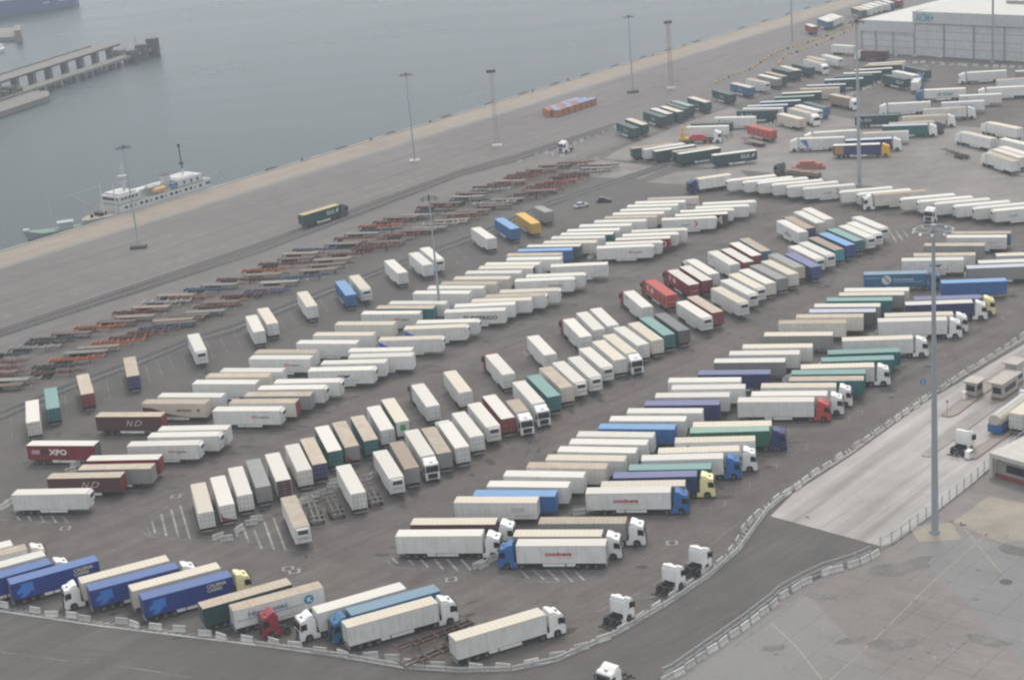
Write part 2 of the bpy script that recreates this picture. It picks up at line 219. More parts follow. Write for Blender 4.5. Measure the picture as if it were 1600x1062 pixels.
# ---------------------------------------------------------------- setting
TR='''
A|-89.48|250.02|25.2|13.6|w|w|-|-|0|-|1|white trailer, first from the left in the angled row beside the bottom road
A|-86.59|247.72|24.0|13.6|b|w|-|c|0|-|1|white truck, second from the left in the angled row beside the bottom road
A|-82.92|244.69|26.7|13.6|w|w|-|-|0|-|1|white trailer, third from the left in the angled row beside the bottom road
A|-81.05|240.87|27.8|13.6|bl|bl|-|w|0|arrow|1|blue truck, fourth from the left in the angled row beside the bottom road
A|-73.82|240.93|26.5|13.6|bl|bl|-|-|0|arrow,calsina|1|blue trailer, fifth from the left in the angled row beside the bottom road
A|-62.33|238.64|204.3|13.6|c|c|-|w|0|-|0|cream truck, sixth from the left in the angled row beside the bottom road
A|-60.45|235.69|23.8|13.6|bl|bl|-|w|0|arrow|1|blue truck, seventh from the left in the angled row beside the bottom road
A|-53.86|234.48|24.0|13.6|c|c|-|-|0|-|1|cream trailer, eighth from the left in the angled row beside the bottom road
A|-51.65|231.01|24.0|13.6|bl|bl|-|y|0|arrow,calsina|1|blue truck, ninth from the left in the angled row beside the bottom road
A|-42.21|226.67|25.0|13.6|b|dg|-|-|0|-|1|dark green trailer, tenth from the left in the angled row beside the bottom road
A|-37.41|224.87|23.1|13.6|b|w|-|-|0|hispano|1|white trailer, eleventh from the left in the angled row beside the bottom road
A|-25.09|221.79|204.5|13.6|w|w|-|w|0|-|0|white truck, twelfth from the left in the angled row beside the bottom road
A|-20.46|216.46|23.2|13.6|c|w|-|w|0|-|1|white truck, thirteenth from the left in the angled row beside the bottom road
A|-20.15|220.21|203.5|13.6|tb|tb|-|tb|0|-|0|petrol blue truck, fourteenth from the left in the angled row beside the bottom road
A|-5.35|209.94|23.9|13.6|c|w|-|w|0|-|1|white truck, fifteenth from the left in the angled row beside the bottom road
WL|-85.02|297.21|346.6|13.6|w|rd|dgr|-|0|xpo|1|dark red trailer, first from the near end of the outer long file beside the rails
WL|-74.79|310.00|346.8|13.6|b|br|rd|-|0|nd|1|maroon brown trailer, second from the near end of the outer long file beside the rails
WL|-66.87|315.56|345.4|13.6|b|b|-|-|0|sertrans|1|beige trailer, third from the near end of the outer long file beside the rails
WL|-64.28|318.92|345.4|13.6|w|w|-|-|0|-|1|white trailer, fourth from the near end of the outer long file beside the rails
WL|-58.34|325.28|345.5|13.6|w|w|-|-|0|-|1|white trailer, fifth from the near end of the outer long file beside the rails
WL|-56.14|328.52|345.5|13.6|b|c|-|-|0|-|1|cream trailer, sixth from the near end of the outer long file beside the rails
WL|-53.63|331.54|345.1|13.6|w|w|-|-|0|-|1|white trailer, seventh from the near end of the outer long file beside the rails
WL|-48.45|338.05|344.8|13.6|w|w|-|-|0|xpol|1|white trailer, eighth from the near end of the outer long file beside the rails
WL|-47.71|341.86|344.4|13.6|b|w|-|-|0|-|1|white trailer, ninth from the near end of the outer long file beside the rails
WL|-39.23|346.14|344.2|13.6|w|w|-|-|0|-|1|white trailer, tenth from the near end of the outer long file beside the rails
WL|-36.02|350.66|345.0|13.6|c|w|-|-|0|-|1|white trailer, eleventh from the near end of the outer long file beside the rails
WL|-31.81|357.66|344.8|13.6|c|c|-|-|0|-|1|cream trailer, twelfth from the near end of the outer long file beside the rails
WL|-26.37|364.15|344.8|13.6|w|w|-|-|0|xpol|1|white trailer, thirteenth from the near end of the outer long file beside the rails
WL|-23.22|367.27|343.8|13.6|b|tl|tl|-|0|-|1|teal green trailer, fourteenth from the near end of the outer long file beside the rails
WL|-20.51|370.25|343.3|13.6|w|w|-|-|0|-|1|white trailer, fifteenth from the near end of the outer long file beside the rails
WL|-15.08|376.50|343.5|13.6|w|w|-|-|0|-|1|white trailer, sixteenth from the near end of the outer long file beside the rails
WL|-11.86|380.16|343.1|13.6|w|w|-|-|0|-|1|white trailer, seventeenth from the near end of the outer long file beside the rails
WL|-8.87|382.79|343.0|13.6|b|c|-|-|0|-|1|cream trailer, eighteenth from the near end of the outer long file beside the rails
WL|-5.76|386.35|343.8|13.6|c|c|-|-|0|-|1|cream trailer, nineteenth from the near end of the outer long file beside the rails
WL|-2.96|390.21|344.2|13.6|w|w|-|-|0|-|1|white trailer, twentieth from the near end of the outer long file beside the rails
WL|0.20|393.60|344.0|13.6|c|w|nv|-|0|-|1|white trailer, twenty-first from the near end of the outer long file beside the rails
WL|1.73|396.27|343.9|13.6|w|w|-|-|0|-|1|white trailer, twenty-second from the near end of the outer long file beside the rails
WL|7.13|399.31|344.9|13.6|w|w|-|-|0|-|1|white trailer, twenty-third from the near end of the outer long file beside the rails
WL|7.30|403.09|345.1|13.6|b|w|-|-|0|-|1|white trailer, twenty-fourth from the near end of the outer long file beside the rails
WL|10.09|406.52|347.1|13.6|sb|sb|-|-|0|-|1|bright blue trailer, twenty-fifth from the near end of the outer long file beside the rails
WL|12.46|409.90|345.1|13.6|w|dgr|-|-|0|-|1|dark grey trailer, twenty-sixth from the near end of the outer long file beside the rails
WL|16.69|412.50|344.4|13.6|c|c|-|-|0|-|1|cream trailer, twenty-seventh from the near end of the outer long file beside the rails
WL|18.89|416.22|344.5|13.6|w|w|-|-|0|-|1|white trailer, twenty-eighth from the near end of the outer long file beside the rails
WL|21.42|419.23|345.0|13.6|w|tl|-|-|0|-|1|teal green trailer, twenty-ninth from the near end of the outer long file beside the rails
WL|23.26|422.71|346.4|13.6|w|w|-|-|0|-|1|white trailer, thirtieth from the near end of the outer long file beside the rails
WL|26.66|426.13|345.5|13.6|w|w|-|-|0|-|1|white trailer, thirty-first from the near end of the outer long file beside the rails
WL|30.75|429.15|345.5|13.6|w|w|-|-|0|-|1|white trailer, thirty-second from the near end of the outer long file beside the rails
WL|33.77|432.83|346.1|13.6|b|c|-|-|0|-|1|cream trailer, thirty-third from the near end of the outer long file beside the rails
WL|36.14|435.90|345.9|13.6|w|c|-|-|0|-|1|cream trailer, thirty-fourth from the near end of the outer long file beside the rails
WL|38.46|439.34|346.7|13.6|w|w|-|-|0|-|1|white trailer, thirty-fifth from the near end of the outer long file beside the rails
WL|40.66|442.99|346.8|13.6|w|w|-|-|0|-|1|white trailer, thirty-sixth from the near end of the outer long file beside the rails
WL|43.06|446.26|346.4|13.6|w|w|-|-|0|-|1|white trailer, thirty-seventh from the near end of the outer long file beside the rails
WL|46.84|449.44|347.7|13.6|b|w|-|-|0|redword|1|white trailer, thirty-eighth from the near end of the outer long file beside the rails
WR|-81.59|273.41|350.3|13.6|w|w|-|-|1|-|1|white refrigerated trailer, first from the near end of the second long file from the rails
WR|-77.01|279.93|350.3|13.6|b|br|rd|-|0|nd|1|maroon brown trailer, second from the near end of the second long file from the rails
WR|-72.14|282.69|350.0|13.6|b|gr|-|-|0|-|1|grey trailer, third from the near end of the second long file from the rails
WR|-71.50|286.88|350.0|13.6|w|rd|rd|-|0|-|1|dark red trailer, fourth from the near end of the second long file from the rails
WR|-65.32|292.90|349.8|13.6|w|w|-|-|1|xpol|1|white refrigerated trailer, fifth from the near end of the second long file from the rails
WR|-62.11|296.24|349.5|13.6|w|w|-|-|1|-|1|white refrigerated trailer, sixth from the near end of the second long file from the rails
WR|-60.76|299.43|349.4|13.6|w|w|-|-|0|-|1|white trailer, seventh from the near end of the second long file from the rails
WR|-51.70|307.85|346.6|13.6|w|w|-|-|1|xpol|1|white refrigerated trailer, eighth from the near end of the second long file from the rails
WR|-49.01|311.38|346.8|13.6|b|c|rd|-|0|-|1|cream trailer, ninth from the near end of the second long file from the rails
WR|-46.49|314.72|346.9|13.6|b|gr|-|-|0|-|1|grey trailer, tenth from the near end of the second long file from the rails
WR|-44.17|317.99|347.6|13.6|w|w|-|-|1|-|1|white refrigerated trailer, eleventh from the near end of the second long file from the rails
WR|-41.35|321.40|348.3|13.6|w|w|-|-|1|-|1|white refrigerated trailer, twelfth from the near end of the second long file from the rails
WR|-34.95|327.08|349.1|13.6|w|w|-|-|1|blackbird|1|white refrigerated trailer, thirteenth from the near end of the second long file from the rails
WR|-32.61|330.80|349.0|13.6|w|w|-|-|0|-|1|white trailer, fourteenth from the near end of the second long file from the rails
WR|-27.16|333.64|349.1|13.6|w|w|-|-|0|-|1|white trailer, fifteenth from the near end of the second long file from the rails
WR|-27.43|337.33|348.0|13.6|w|w|-|-|0|-|1|white trailer, sixteenth from the near end of the second long file from the rails
WR|-21.42|343.78|349.5|13.6|c|w|-|-|1|bluecorner|1|white refrigerated trailer, seventeenth from the near end of the second long file from the rails
WR|-16.20|350.31|350.9|13.6|c|w|-|-|1|bluecorner|1|white refrigerated trailer, eighteenth from the near end of the second long file from the rails
WR|-13.68|353.90|348.8|13.6|w|w|-|-|1|-|1|white refrigerated trailer, nineteenth from the near end of the second long file from the rails
WR|-7.55|360.10|349.9|13.6|w|w|-|-|0|tude|1|white trailer, twentieth from the near end of the second long file from the rails
WR|-5.35|363.76|351.6|13.6|w|w|-|-|0|-|1|white trailer, twenty-first from the near end of the second long file from the rails
WR|-1.53|366.48|349.5|13.6|c|w|-|-|0|-|1|white trailer, twenty-second from the near end of the second long file from the rails
WR|1.68|369.08|349.9|13.6|b|w|-|-|1|-|1|white refrigerated trailer, twenty-third from the near end of the second long file from the rails
WR|4.91|372.30|350.3|13.6|c|w|-|-|1|-|1|white refrigerated trailer, twenty-fourth from the near end of the second long file from the rails
WR|8.67|380.09|351.1|13.6|w|w|-|-|1|xpol|1|white refrigerated trailer, twenty-fifth from the near end of the second long file from the rails
WR|11.38|382.91|350.4|13.6|w|w|-|-|1|-|1|white refrigerated trailer, twenty-sixth from the near end of the second long file from the rails
WR|17.48|390.14|351.3|13.6|w|w|-|-|0|lowword|1|white trailer, twenty-seventh from the near end of the second long file from the rails
WR|29.51|403.53|350.4|13.6|w|w|-|-|1|xpol|1|white refrigerated trailer, twenty-eighth from the near end of the second long file from the rails
WR|31.97|406.28|350.2|13.6|w|w|-|-|1|-|1|white refrigerated trailer, twenty-ninth from the near end of the second long file from the rails
WR|34.73|409.89|349.6|13.6|w|rd|-|-|0|disc|1|dark red trailer, thirtieth from the near end of the second long file from the rails
WR|36.71|412.76|349.8|13.6|w|w|-|-|1|-|1|white refrigerated trailer, thirty-first from the near end of the second long file from the rails
WR|39.30|416.15|350.3|13.6|w|w|-|-|1|-|1|white refrigerated trailer, thirty-second from the near end of the second long file from the rails
WR|48.14|426.13|350.6|13.6|w|w|-|-|1|chev|1|white refrigerated trailer, thirty-third from the near end of the second long file from the rails
WR|51.90|429.36|351.4|13.6|w|br|-|-|0|m|1|maroon brown trailer, thirty-fourth from the near end of the second long file from the rails
WR|53.68|432.73|350.1|13.6|w|w|-|-|1|-|1|white refrigerated trailer, thirty-fifth from the near end of the second long file from the rails
WR|58.09|435.48|350.5|13.6|w|w|-|-|1|-|1|white refrigerated trailer, thirty-sixth from the near end of the second long file from the rails
WR|60.49|439.00|351.7|13.6|w|w|-|-|1|-|1|white refrigerated trailer, thirty-seventh from the near end of the second long file from the rails
L|-95.59|317.29|104.5|13.6|w|c|-|-|0|-|1|cream trailer, first from the near end of the spaced line crossing the rails
L|-93.50|324.58|105.3|13.6|tl|tl|-|-|0|-|1|teal green trailer, second from the near end of the spaced line crossing the rails
L|-88.23|331.39|106.5|13.6|b|br|rd|-|0|-|0|maroon brown trailer, third from the near end of the spaced line crossing the rails
L|-80.49|340.94|104.1|13.6|b|dgr|nv|-|0|-|0|dark grey trailer, fourth from the near end of the spaced line crossing the rails
L|-68.48|353.66|285.8|13.6|w|w|-|-|1|-|1|white refrigerated trailer, fifth from the near end of the spaced line crossing the rails
L|-57.07|364.68|104.7|13.6|w|w|-|-|0|-|0|white trailer, sixth from the near end of the spaced line crossing the rails
L|-54.83|369.81|106.0|13.6|c|w|-|-|0|-|0|white trailer, seventh from the near end of the spaced line crossing the rails
L|-46.79|380.60|105.0|13.6|c|w|-|-|0|-|0|white trailer, eighth from the near end of the spaced line crossing the rails
L|-38.28|387.80|105.0|13.6|sb|sb|-|-|0|-|0|bright blue trailer, ninth from the near end of the spaced line crossing the rails
L|-35.12|391.74|285.6|13.6|c|w|-|-|1|-|1|white refrigerated trailer, tenth from the near end of the spaced line crossing the rails
L|-26.91|403.07|106.6|13.6|w|w|-|-|0|-|0|white trailer, eleventh from the near end of the spaced line crossing the rails
L|-20.88|408.23|107.0|13.6|w|w|-|-|0|-|0|white trailer, twelfth from the near end of the spaced line crossing the rails
L|-18.21|412.22|286.7|13.6|w|w|-|-|1|-|1|white refrigerated trailer, thirteenth from the near end of the spaced line crossing the rails
L|-5.01|428.73|107.5|13.6|w|w|-|-|0|-|0|white trailer, fourteenth from the near end of the spaced line crossing the rails
L|1.31|436.70|107.5|13.6|sb|sb|-|-|0|-|0|bright blue trailer, fifteenth from the near end of the spaced line crossing the rails
L|7.01|440.75|105.8|13.6|yl|yl|-|-|0|-|0|yellow trailer, sixteenth from the near end of the spaced line crossing the rails
L|11.58|449.18|110.0|8|gr|gr|-|-|0|-|0|grey trailer, seventeenth from the near end of the spaced line crossing the rails
D|-54.28|265.01|104.0|13.6|c|w|-|-|0|-|0|white trailer, first from the near end of the upper rank of the middle block
D|-51.19|267.38|104.4|13.6|w|w|-|-|0|swoosh|0|white trailer, second from the near end of the upper rank of the middle block
D|-48.58|270.89|104.2|13.6|w|w|-|-|0|-|0|white trailer, third from the near end of the upper rank of the middle block
D|-45.84|273.98|104.3|13.6|gr|gr|-|-|0|-|0|grey trailer, fourth from the near end of the upper rank of the middle block
D|-42.62|275.98|104.4|13.6|w|w|br|-|0|-|0|white trailer, fifth from the near end of the upper rank of the middle block
D|-39.39|279.64|104.9|13.6|w|c|-|-|0|-|0|cream trailer, sixth from the near end of the upper rank of the middle block
D|-36.92|282.25|104.4|13.6|b|dgr|nv|-|0|-|0|dark grey trailer, seventh from the near end of the upper rank of the middle block
D|-34.69|287.66|104.7|13.6|w|tl|tl|-|0|-|0|teal green trailer, eighth from the near end of the upper rank of the middle block
D|-31.68|289.32|104.0|13.6|b|gr|-|-|0|swoosh|0|grey trailer, ninth from the near end of the upper rank of the middle block
D|-28.42|291.75|104.1|13.6|b|tl|tl|-|0|-|0|teal green trailer, tenth from the near end of the upper rank of the middle block
D|-25.66|296.34|103.9|13.6|w|w|-|-|0|-|0|white trailer, eleventh from the near end of the upper rank of the middle block
D|-23.02|299.59|104.0|13.6|c|gn|w|-|0|greenmark|0|green trailer, twelfth from the near end of the upper rank of the middle block
D|-17.49|306.54|104.1|13.6|w|w|-|dgr|0|-|0|white truck, thirteenth from the near end of the upper rank of the middle block
D|-11.29|312.86|103.8|13.6|c|w|-|-|0|-|0|white trailer, fourteenth from the near end of the upper rank of the middle block
D|-2.81|321.13|104.0|13.6|w|w|-|rd|0|-|0|white truck, fifteenth from the near end of the upper rank of the middle block
D|5.94|331.44|103.2|13.6|w|w|-|-|0|-|0|white trailer, sixteenth from the near end of the upper rank of the middle block
D|13.88|340.67|102.4|13.6|w|w|-|rd|0|-|0|white truck, seventeenth from the near end of the upper rank of the middle block
D|16.99|344.79|102.1|13.6|w|w|-|-|0|-|0|white trailer, eighteenth from the near end of the upper rank of the middle block
D|20.09|346.72|101.9|13.6|w|w|-|-|0|-|0|white trailer, nineteenth from the near end of the upper rank of the middle block
D|28.37|357.67|102.1|13.6|w|w|-|rd|0|smallword|0|white truck, twentieth from the near end of the upper rank of the middle block
D|34.25|364.99|104.3|13.6|rr|rr|-|rd|0|patches|0|red truck, twenty-first from the near end of the upper rank of the middle block
D|40.10|371.74|104.3|13.6|w|rd|-|rd|0|patches|0|dark red truck, twenty-second from the near end of the upper rank of the middle block
D|43.37|374.45|104.6|13.6|w|rd|-|-|0|-|0|dark red trailer, twenty-third from the near end of the upper rank of the middle block
D|45.54|378.77|104.8|13.6|w|w|-|w|0|-|0|white truck, twenty-fourth from the near end of the upper rank of the middle block
D|51.36|385.41|104.3|13.6|w|w|-|-|0|smallword|0|white trailer, twenty-fifth from the near end of the upper rank of the middle block
D|54.80|386.75|104.6|13.6|w|rd|-|-|0|-|0|dark red trailer, twenty-sixth from the near end of the upper rank of the middle block
D|57.47|391.42|104.1|13.6|w|rd|-|-|0|-|0|dark red trailer, twenty-seventh from the near end of the upper rank of the middle block
D|60.23|394.53|103.6|13.6|b|tb|tb|-|0|-|0|petrol blue trailer, twenty-eighth from the near end of the upper rank of the middle block
D|71.87|408.89|103.2|13.6|w|w|-|-|0|bluebird|0|white trailer, twenty-ninth from the near end of the upper rank of the middle block
D|74.24|412.29|103.5|13.6|bn|nv|nv|-|0|-|0|navy blue trailer, thirtieth from the near end of the upper rank of the middle block
D|77.56|416.20|103.7|13.6|w|c|-|-|0|-|0|cream trailer, thirty-first from the near end of the upper rank of the middle block
D|80.32|419.16|103.3|13.6|w|w|-|-|0|-|0|white trailer, thirty-second from the near end of the upper rank of the middle block
E|-37.64|255.58|285.0|13.6|b|w|-|-|1|-|1|white refrigerated trailer, first from the near end of the lower rank of the middle block
E|-29.30|267.33|104.7|13.6|w|w|-|-|0|-|0|white trailer, second from the near end of the lower rank of the middle block
E|-23.16|272.82|284.8|13.6|w|w|-|-|1|-|1|white refrigerated trailer, third from the near end of the lower rank of the middle block
E|-20.52|276.54|103.6|13.6|bn|gr|-|-|0|-|0|grey trailer, fourth from the near end of the lower rank of the middle block
E|-17.96|281.54|284.0|13.6|w|w|-|w|0|-|1|white truck, fifth from the near end of the lower rank of the middle block
E|-14.99|282.24|103.3|13.6|b|gr|-|-|0|-|0|grey trailer, sixth from the near end of the lower rank of the middle block
E|-11.94|284.00|104.1|13.6|w|w|-|w|0|-|0|white truck, seventh from the near end of the lower rank of the middle block
E|-9.38|289.20|104.6|13.6|w|w|-|-|0|-|0|white trailer, eighth from the near end of the lower rank of the middle block
E|-6.42|293.20|284.8|13.6|w|w|-|-|1|-|1|white refrigerated trailer, ninth from the near end of the lower rank of the middle block
E|-0.07|296.15|283.5|7|b|w|-|w|0|-|1|white truck, tenth from the near end of the lower rank of the middle block
E|-3.61|296.86|104.3|13.6|w|rd|rd|-|0|-|0|dark red trailer, eleventh from the near end of the lower rank of the middle block
E|2.25|303.11|284.3|13.6|w|w|-|w|0|-|1|white truck, twelfth from the near end of the lower rank of the middle block
E|5.23|306.10|105.2|13.6|tl|tl|-|-|0|-|0|teal green trailer, thirteenth from the near end of the lower rank of the middle block
E|7.85|310.37|105.5|13.6|b|c|-|-|0|-|0|cream trailer, fourteenth from the near end of the lower rank of the middle block
E|10.54|313.21|285.3|13.6|w|w|-|-|1|-|1|white refrigerated trailer, fifteenth from the near end of the lower rank of the middle block
E|13.71|315.37|284.6|13.6|w|w|-|-|1|-|1|white refrigerated trailer, sixteenth from the near end of the lower rank of the middle block
E|16.32|320.69|285.3|13.6|w|w|-|-|1|-|1|white refrigerated trailer, seventeenth from the near end of the lower rank of the middle block
E|19.28|324.34|104.9|13.6|c|w|-|-|0|-|0|white trailer, eighteenth from the near end of the lower rank of the middle block
E|21.77|327.62|285.4|13.6|c|w|-|w|0|-|1|white truck, nineteenth from the near end of the lower rank of the middle block
E|24.46|332.18|106.4|13.6|w|w|-|-|0|-|0|white trailer, twentieth from the near end of the lower rank of the middle block
E|27.65|334.28|105.8|13.6|c|c|-|-|0|-|0|cream trailer, twenty-first from the near end of the lower rank of the middle block
E|30.44|337.40|105.3|13.6|tl|tl|-|-|0|-|0|teal green trailer, twenty-second from the near end of the lower rank of the middle block
E|33.75|339.49|105.4|13.6|dg2|dgr|-|-|0|-|0|dark grey trailer, twenty-third from the near end of the lower rank of the middle block
E|39.40|347.00|286.1|13.6|w|w|-|-|1|-|1|white refrigerated trailer, twenty-fourth from the near end of the lower rank of the middle block
E|42.12|349.81|106.3|13.6|b|rd|rd|-|0|-|0|dark red trailer, twenty-fifth from the near end of the lower rank of the middle block
E|48.24|355.00|287.6|13.6|c|w|-|-|1|-|1|white refrigerated trailer, twenty-sixth from the near end of the lower rank of the middle block
E|51.15|360.92|287.8|13.6|w|w|-|-|1|-|1|white refrigerated trailer, twenty-seventh from the near end of the lower rank of the middle block
E|53.57|364.70|287.1|13.6|c|w|-|-|1|-|1|white refrigerated trailer, twenty-eighth from the near end of the lower rank of the middle block
E|56.38|367.98|107.3|13.6|w|c|-|-|0|-|0|cream trailer, twenty-ninth from the near end of the lower rank of the middle block
E|59.43|370.69|107.6|13.6|gr|gr|-|-|0|-|0|grey trailer, thirtieth from the near end of the lower rank of the middle block
E|62.51|373.47|107.3|13.6|c|c|-|-|0|-|0|cream trailer, thirty-first from the near end of the lower rank of the middle block
E|68.58|377.62|106.0|13.6|bp|nv|bl|-|0|-|0|navy blue trailer, thirty-second from the near end of the lower rank of the middle block
E|64.95|378.62|106.8|13.6|gr|b|-|-|0|-|0|beige trailer, thirty-third from the near end of the lower rank of the middle block
E|70.70|384.21|285.9|13.6|w|w|-|-|1|-|1|white refrigerated trailer, thirty-fourth from the near end of the lower rank of the middle block
E|73.56|386.46|286.5|13.6|w|w|-|-|1|-|1|white refrigerated trailer, thirty-fifth from the near end of the lower rank of the middle block
E|76.60|390.51|105.9|13.6|bn|tl|tc|-|0|-|0|teal green trailer, thirty-sixth from the near end of the lower rank of the middle block
E|79.74|393.25|107.0|13.6|sb|bl|bl|-|0|-|0|blue trailer, thirty-seventh from the near end of the lower rank of the middle block
E|82.64|396.92|106.6|13.6|tl|tl|-|-|0|-|0|teal green trailer, thirty-eighth from the near end of the lower rank of the middle block
E|85.85|398.95|286.3|13.6|w|w|-|-|1|-|1|white refrigerated trailer, thirty-ninth from the near end of the lower rank of the middle block
E|88.27|401.51|285.9|13.6|w|w|-|-|1|-|1|white refrigerated trailer, fortieth from the near end of the lower rank of the middle block
E|90.72|406.47|286.3|13.6|w|w|-|-|1|-|1|white refrigerated trailer, forty-first from the near end of the lower rank of the middle block
H|-4.73|253.27|347.4|13.6|c|w|-|-|0|redline|1|white trailer, first from the near end of the inner toll road file
H|-1.62|255.33|346.7|13.6|sb|sb|-|-|0|-|1|bright blue trailer, second from the near end of the inner toll road file
H|0.67|258.64|346.1|13.6|w|w|-|-|0|-|1|white trailer, third from the near end of the inner toll road file
H|3.47|262.38|344.9|13.6|w|w|-|-|0|-|1|white trailer, fourth from the near end of the inner toll road file
H|7.45|265.16|345.0|13.6|b|c|-|-|0|-|1|cream trailer with beige roof, fifth from the near end of the inner toll road file
H|10.81|268.05|344.9|13.6|c|w|-|-|0|-|1|white trailer with cream roof, sixth from the near end of the inner toll road file
H|13.01|271.29|344.2|13.6|w|w|-|-|0|-|1|white trailer, seventh from the near end of the inner toll road file
H|15.21|274.29|344.9|13.6|w|w|-|-|0|-|1|white trailer, eighth from the near end of the inner toll road file
H|16.70|277.57|344.5|13.6|w|w|-|-|0|-|1|white trailer, ninth from the near end of the inner toll road file
H|20.75|280.47|345.0|13.6|sb|sb|-|-|0|-|1|bright blue trailer, tenth from the near end of the inner toll road file
H|23.00|283.80|346.1|13.6|w|w|-|-|0|-|1|white trailer, eleventh from the near end of the inner toll road file
H|26.44|287.14|346.2|13.6|w|w|-|-|0|-|1|white trailer, twelfth from the near end of the inner toll road file
H|29.95|290.33|347.7|13.6|bp|nv|-|-|0|-|1|navy blue trailer, thirteenth from the near end of the inner toll road file
H|32.32|294.30|347.8|13.6|w|w|-|-|0|-|1|white trailer, fourteenth from the near end of the inner toll road file
H|35.75|297.64|347.9|13.6|w|w|-|-|0|-|1|white trailer, fifteenth from the near end of the inner toll road file
H|35.58|301.65|346.9|13.6|w|w|-|-|0|-|1|white trailer, sixteenth from the near end of the inner toll road file
H|41.62|304.43|347.3|13.6|bp|nv|-|-|0|-|1|navy blue trailer, seventeenth from the near end of the inner toll road file
H|45.58|310.77|346.6|13.6|w|gr|-|-|0|-|1|grey trailer with white roof, eighteenth from the near end of the inner toll road file
H|49.08|314.57|346.8|13.6|w|w|-|-|0|-|1|white trailer, nineteenth from the near end of the inner toll road file
H|52.20|317.66|346.9|13.6|c|w|-|-|0|-|1|white trailer with cream roof, twentieth from the near end of the inner toll road file
H|57.61|324.36|345.7|13.6|c|gr|-|-|0|-|1|grey trailer with cream roof, twenty-first from the near end of the inner toll road file
H|61.71|331.01|345.7|13.6|b|c|-|-|0|-|1|cream trailer with beige roof, twenty-second from the near end of the inner toll road file
H|65.92|334.01|345.5|13.6|b|c|-|-|0|-|1|cream trailer with beige roof, twenty-third from the near end of the inner toll road file
H|69.24|337.26|345.7|13.6|lg|dgr|-|-|0|-|1|dark grey trailer, twenty-fourth from the near end of the inner toll road file
H|70.98|340.58|345.3|13.6|w|gr|-|-|0|-|1|grey trailer with white roof, twenty-fifth from the near end of the inner toll road file
H|74.25|343.86|345.2|13.6|tl|tl|-|-|0|-|1|teal green trailer, twenty-sixth from the near end of the inner toll road file
H|77.62|347.18|345.5|13.6|c|gr|-|-|0|-|1|grey trailer with cream roof, twenty-seventh from the near end of the inner toll road file
H|79.36|350.06|345.0|13.6|w|c|-|-|0|-|1|cream trailer with white roof, twenty-eighth from the near end of the inner toll road file
H|86.04|360.91|347.3|13.6|tb|tb|-|tb|0|stripe,circletrans|1|petrol blue truck, twenty-ninth from the near end of the inner toll road file
H|96.50|369.09|345.6|13.6|w|w|-|-|0|blackbird|1|white trailer, thirtieth from the near end of the inner toll road file
H|100.10|372.45|344.5|13.6|b|w|-|-|0|-|1|white trailer with beige roof, thirty-first from the near end of the inner toll road file
H|104.40|379.58|342.1|13.6|b|gr|-|-|0|-|1|grey trailer with beige roof, thirty-second from the near end of the inner toll road file
H|111.25|385.41|342.1|13.6|w|w|-|-|0|redline|1|white trailer, thirty-third from the near end of the inner toll road file
H|113.03|388.16|342.3|13.6|b|tb|tb|-|0|-|1|petrol blue trailer, thirty-fourth from the near end of the inner toll road file
K|4.81|234.68|169.0|13.6|w|w|-|sb|0|nord|0|white truck with red lettering, first from the near end of the outer toll road file
K|4.50|238.13|348.5|13.6|c|gr|-|w|0|-|1|grey truck with white cab, second from the near end of the outer toll road file
K|8.52|242.09|348.7|13.6|b|gr|-|w|0|-|1|grey truck with white cab, third from the near end of the outer toll road file
K|-13.74|241.98|349.3|13.6|w|w|-|w|0|-|1|white truck with white cab, fourth from the near end of the outer toll road file
K|-11.53|245.95|348.9|13.6|c|br|-|w|0|-|1|maroon brown truck, fifth from the near end of the outer toll road file
K|16.59|252.36|349.8|13.6|w|w|-|sb|0|nord|1|white truck with red lettering, sixth from the near end of the outer toll road file
K|19.20|254.61|350.2|13.6|c|gr|-|-|0|-|1|grey trailer with cream roof, seventh from the near end of the outer toll road file
K|21.52|257.90|350.8|13.6|bp|nv|-|y|0|-|1|navy blue truck, eighth from the near end of the outer toll road file
K|24.32|261.04|350.1|13.6|tl|tl|-|-|0|-|1|teal green trailer, ninth from the near end of the outer toll road file
K|26.79|264.44|351.1|13.6|w|w|-|sb|0|-|1|white truck, tenth from the near end of the outer toll road file
K|29.91|267.09|351.6|13.6|c|w|-|w|0|-|1|white truck with white cab, eleventh from the near end of the outer toll road file
K|33.28|271.39|350.4|13.6|c|w|-|-|0|bluespot|1|white trailer, twelfth from the near end of the outer toll road file
K|36.33|275.09|351.0|13.6|gl|gn|-|nv|0|-|1|green truck, thirteenth from the near end of the outer toll road file
K|37.19|277.75|349.8|13.6|c|w|-|-|0|-|1|white trailer with cream roof, fourteenth from the near end of the outer toll road file
K|46.64|287.75|346.7|13.6|w|w|-|rr|0|-|1|white truck with red cab, fifteenth from the near end of the outer toll road file
K|49.53|290.32|347.1|13.6|w|w|-|w|0|-|1|white truck with white cab, sixteenth from the near end of the outer toll road file
K|51.96|294.18|346.7|13.6|c|w|-|w|0|-|1|white truck with white cab, seventeenth from the near end of the outer toll road file
K|57.62|296.57|347.1|13.6|b|tl|-|-|0|-|1|teal green trailer, eighteenth from the near end of the outer toll road file
K|58.69|300.00|347.2|13.6|tl|tl|-|-|0|-|1|teal green trailer, nineteenth from the near end of the outer toll road file
K|61.03|303.04|349.8|13.6|c|w|-|w|0|-|1|white truck with white cab, twentieth from the near end of the outer toll road file
K|65.64|306.62|350.6|13.6|tl|tl|-|-|0|-|1|teal green trailer, twenty-first from the near end of the outer toll road file
K|67.65|310.41|351.1|13.6|tl|tl|-|-|0|-|1|teal green trailer, twenty-second from the near end of the outer toll road file
K|71.89|317.13|350.5|13.6|c|w|-|w|0|-|1|white truck with white cab, twenty-third from the near end of the outer toll road file
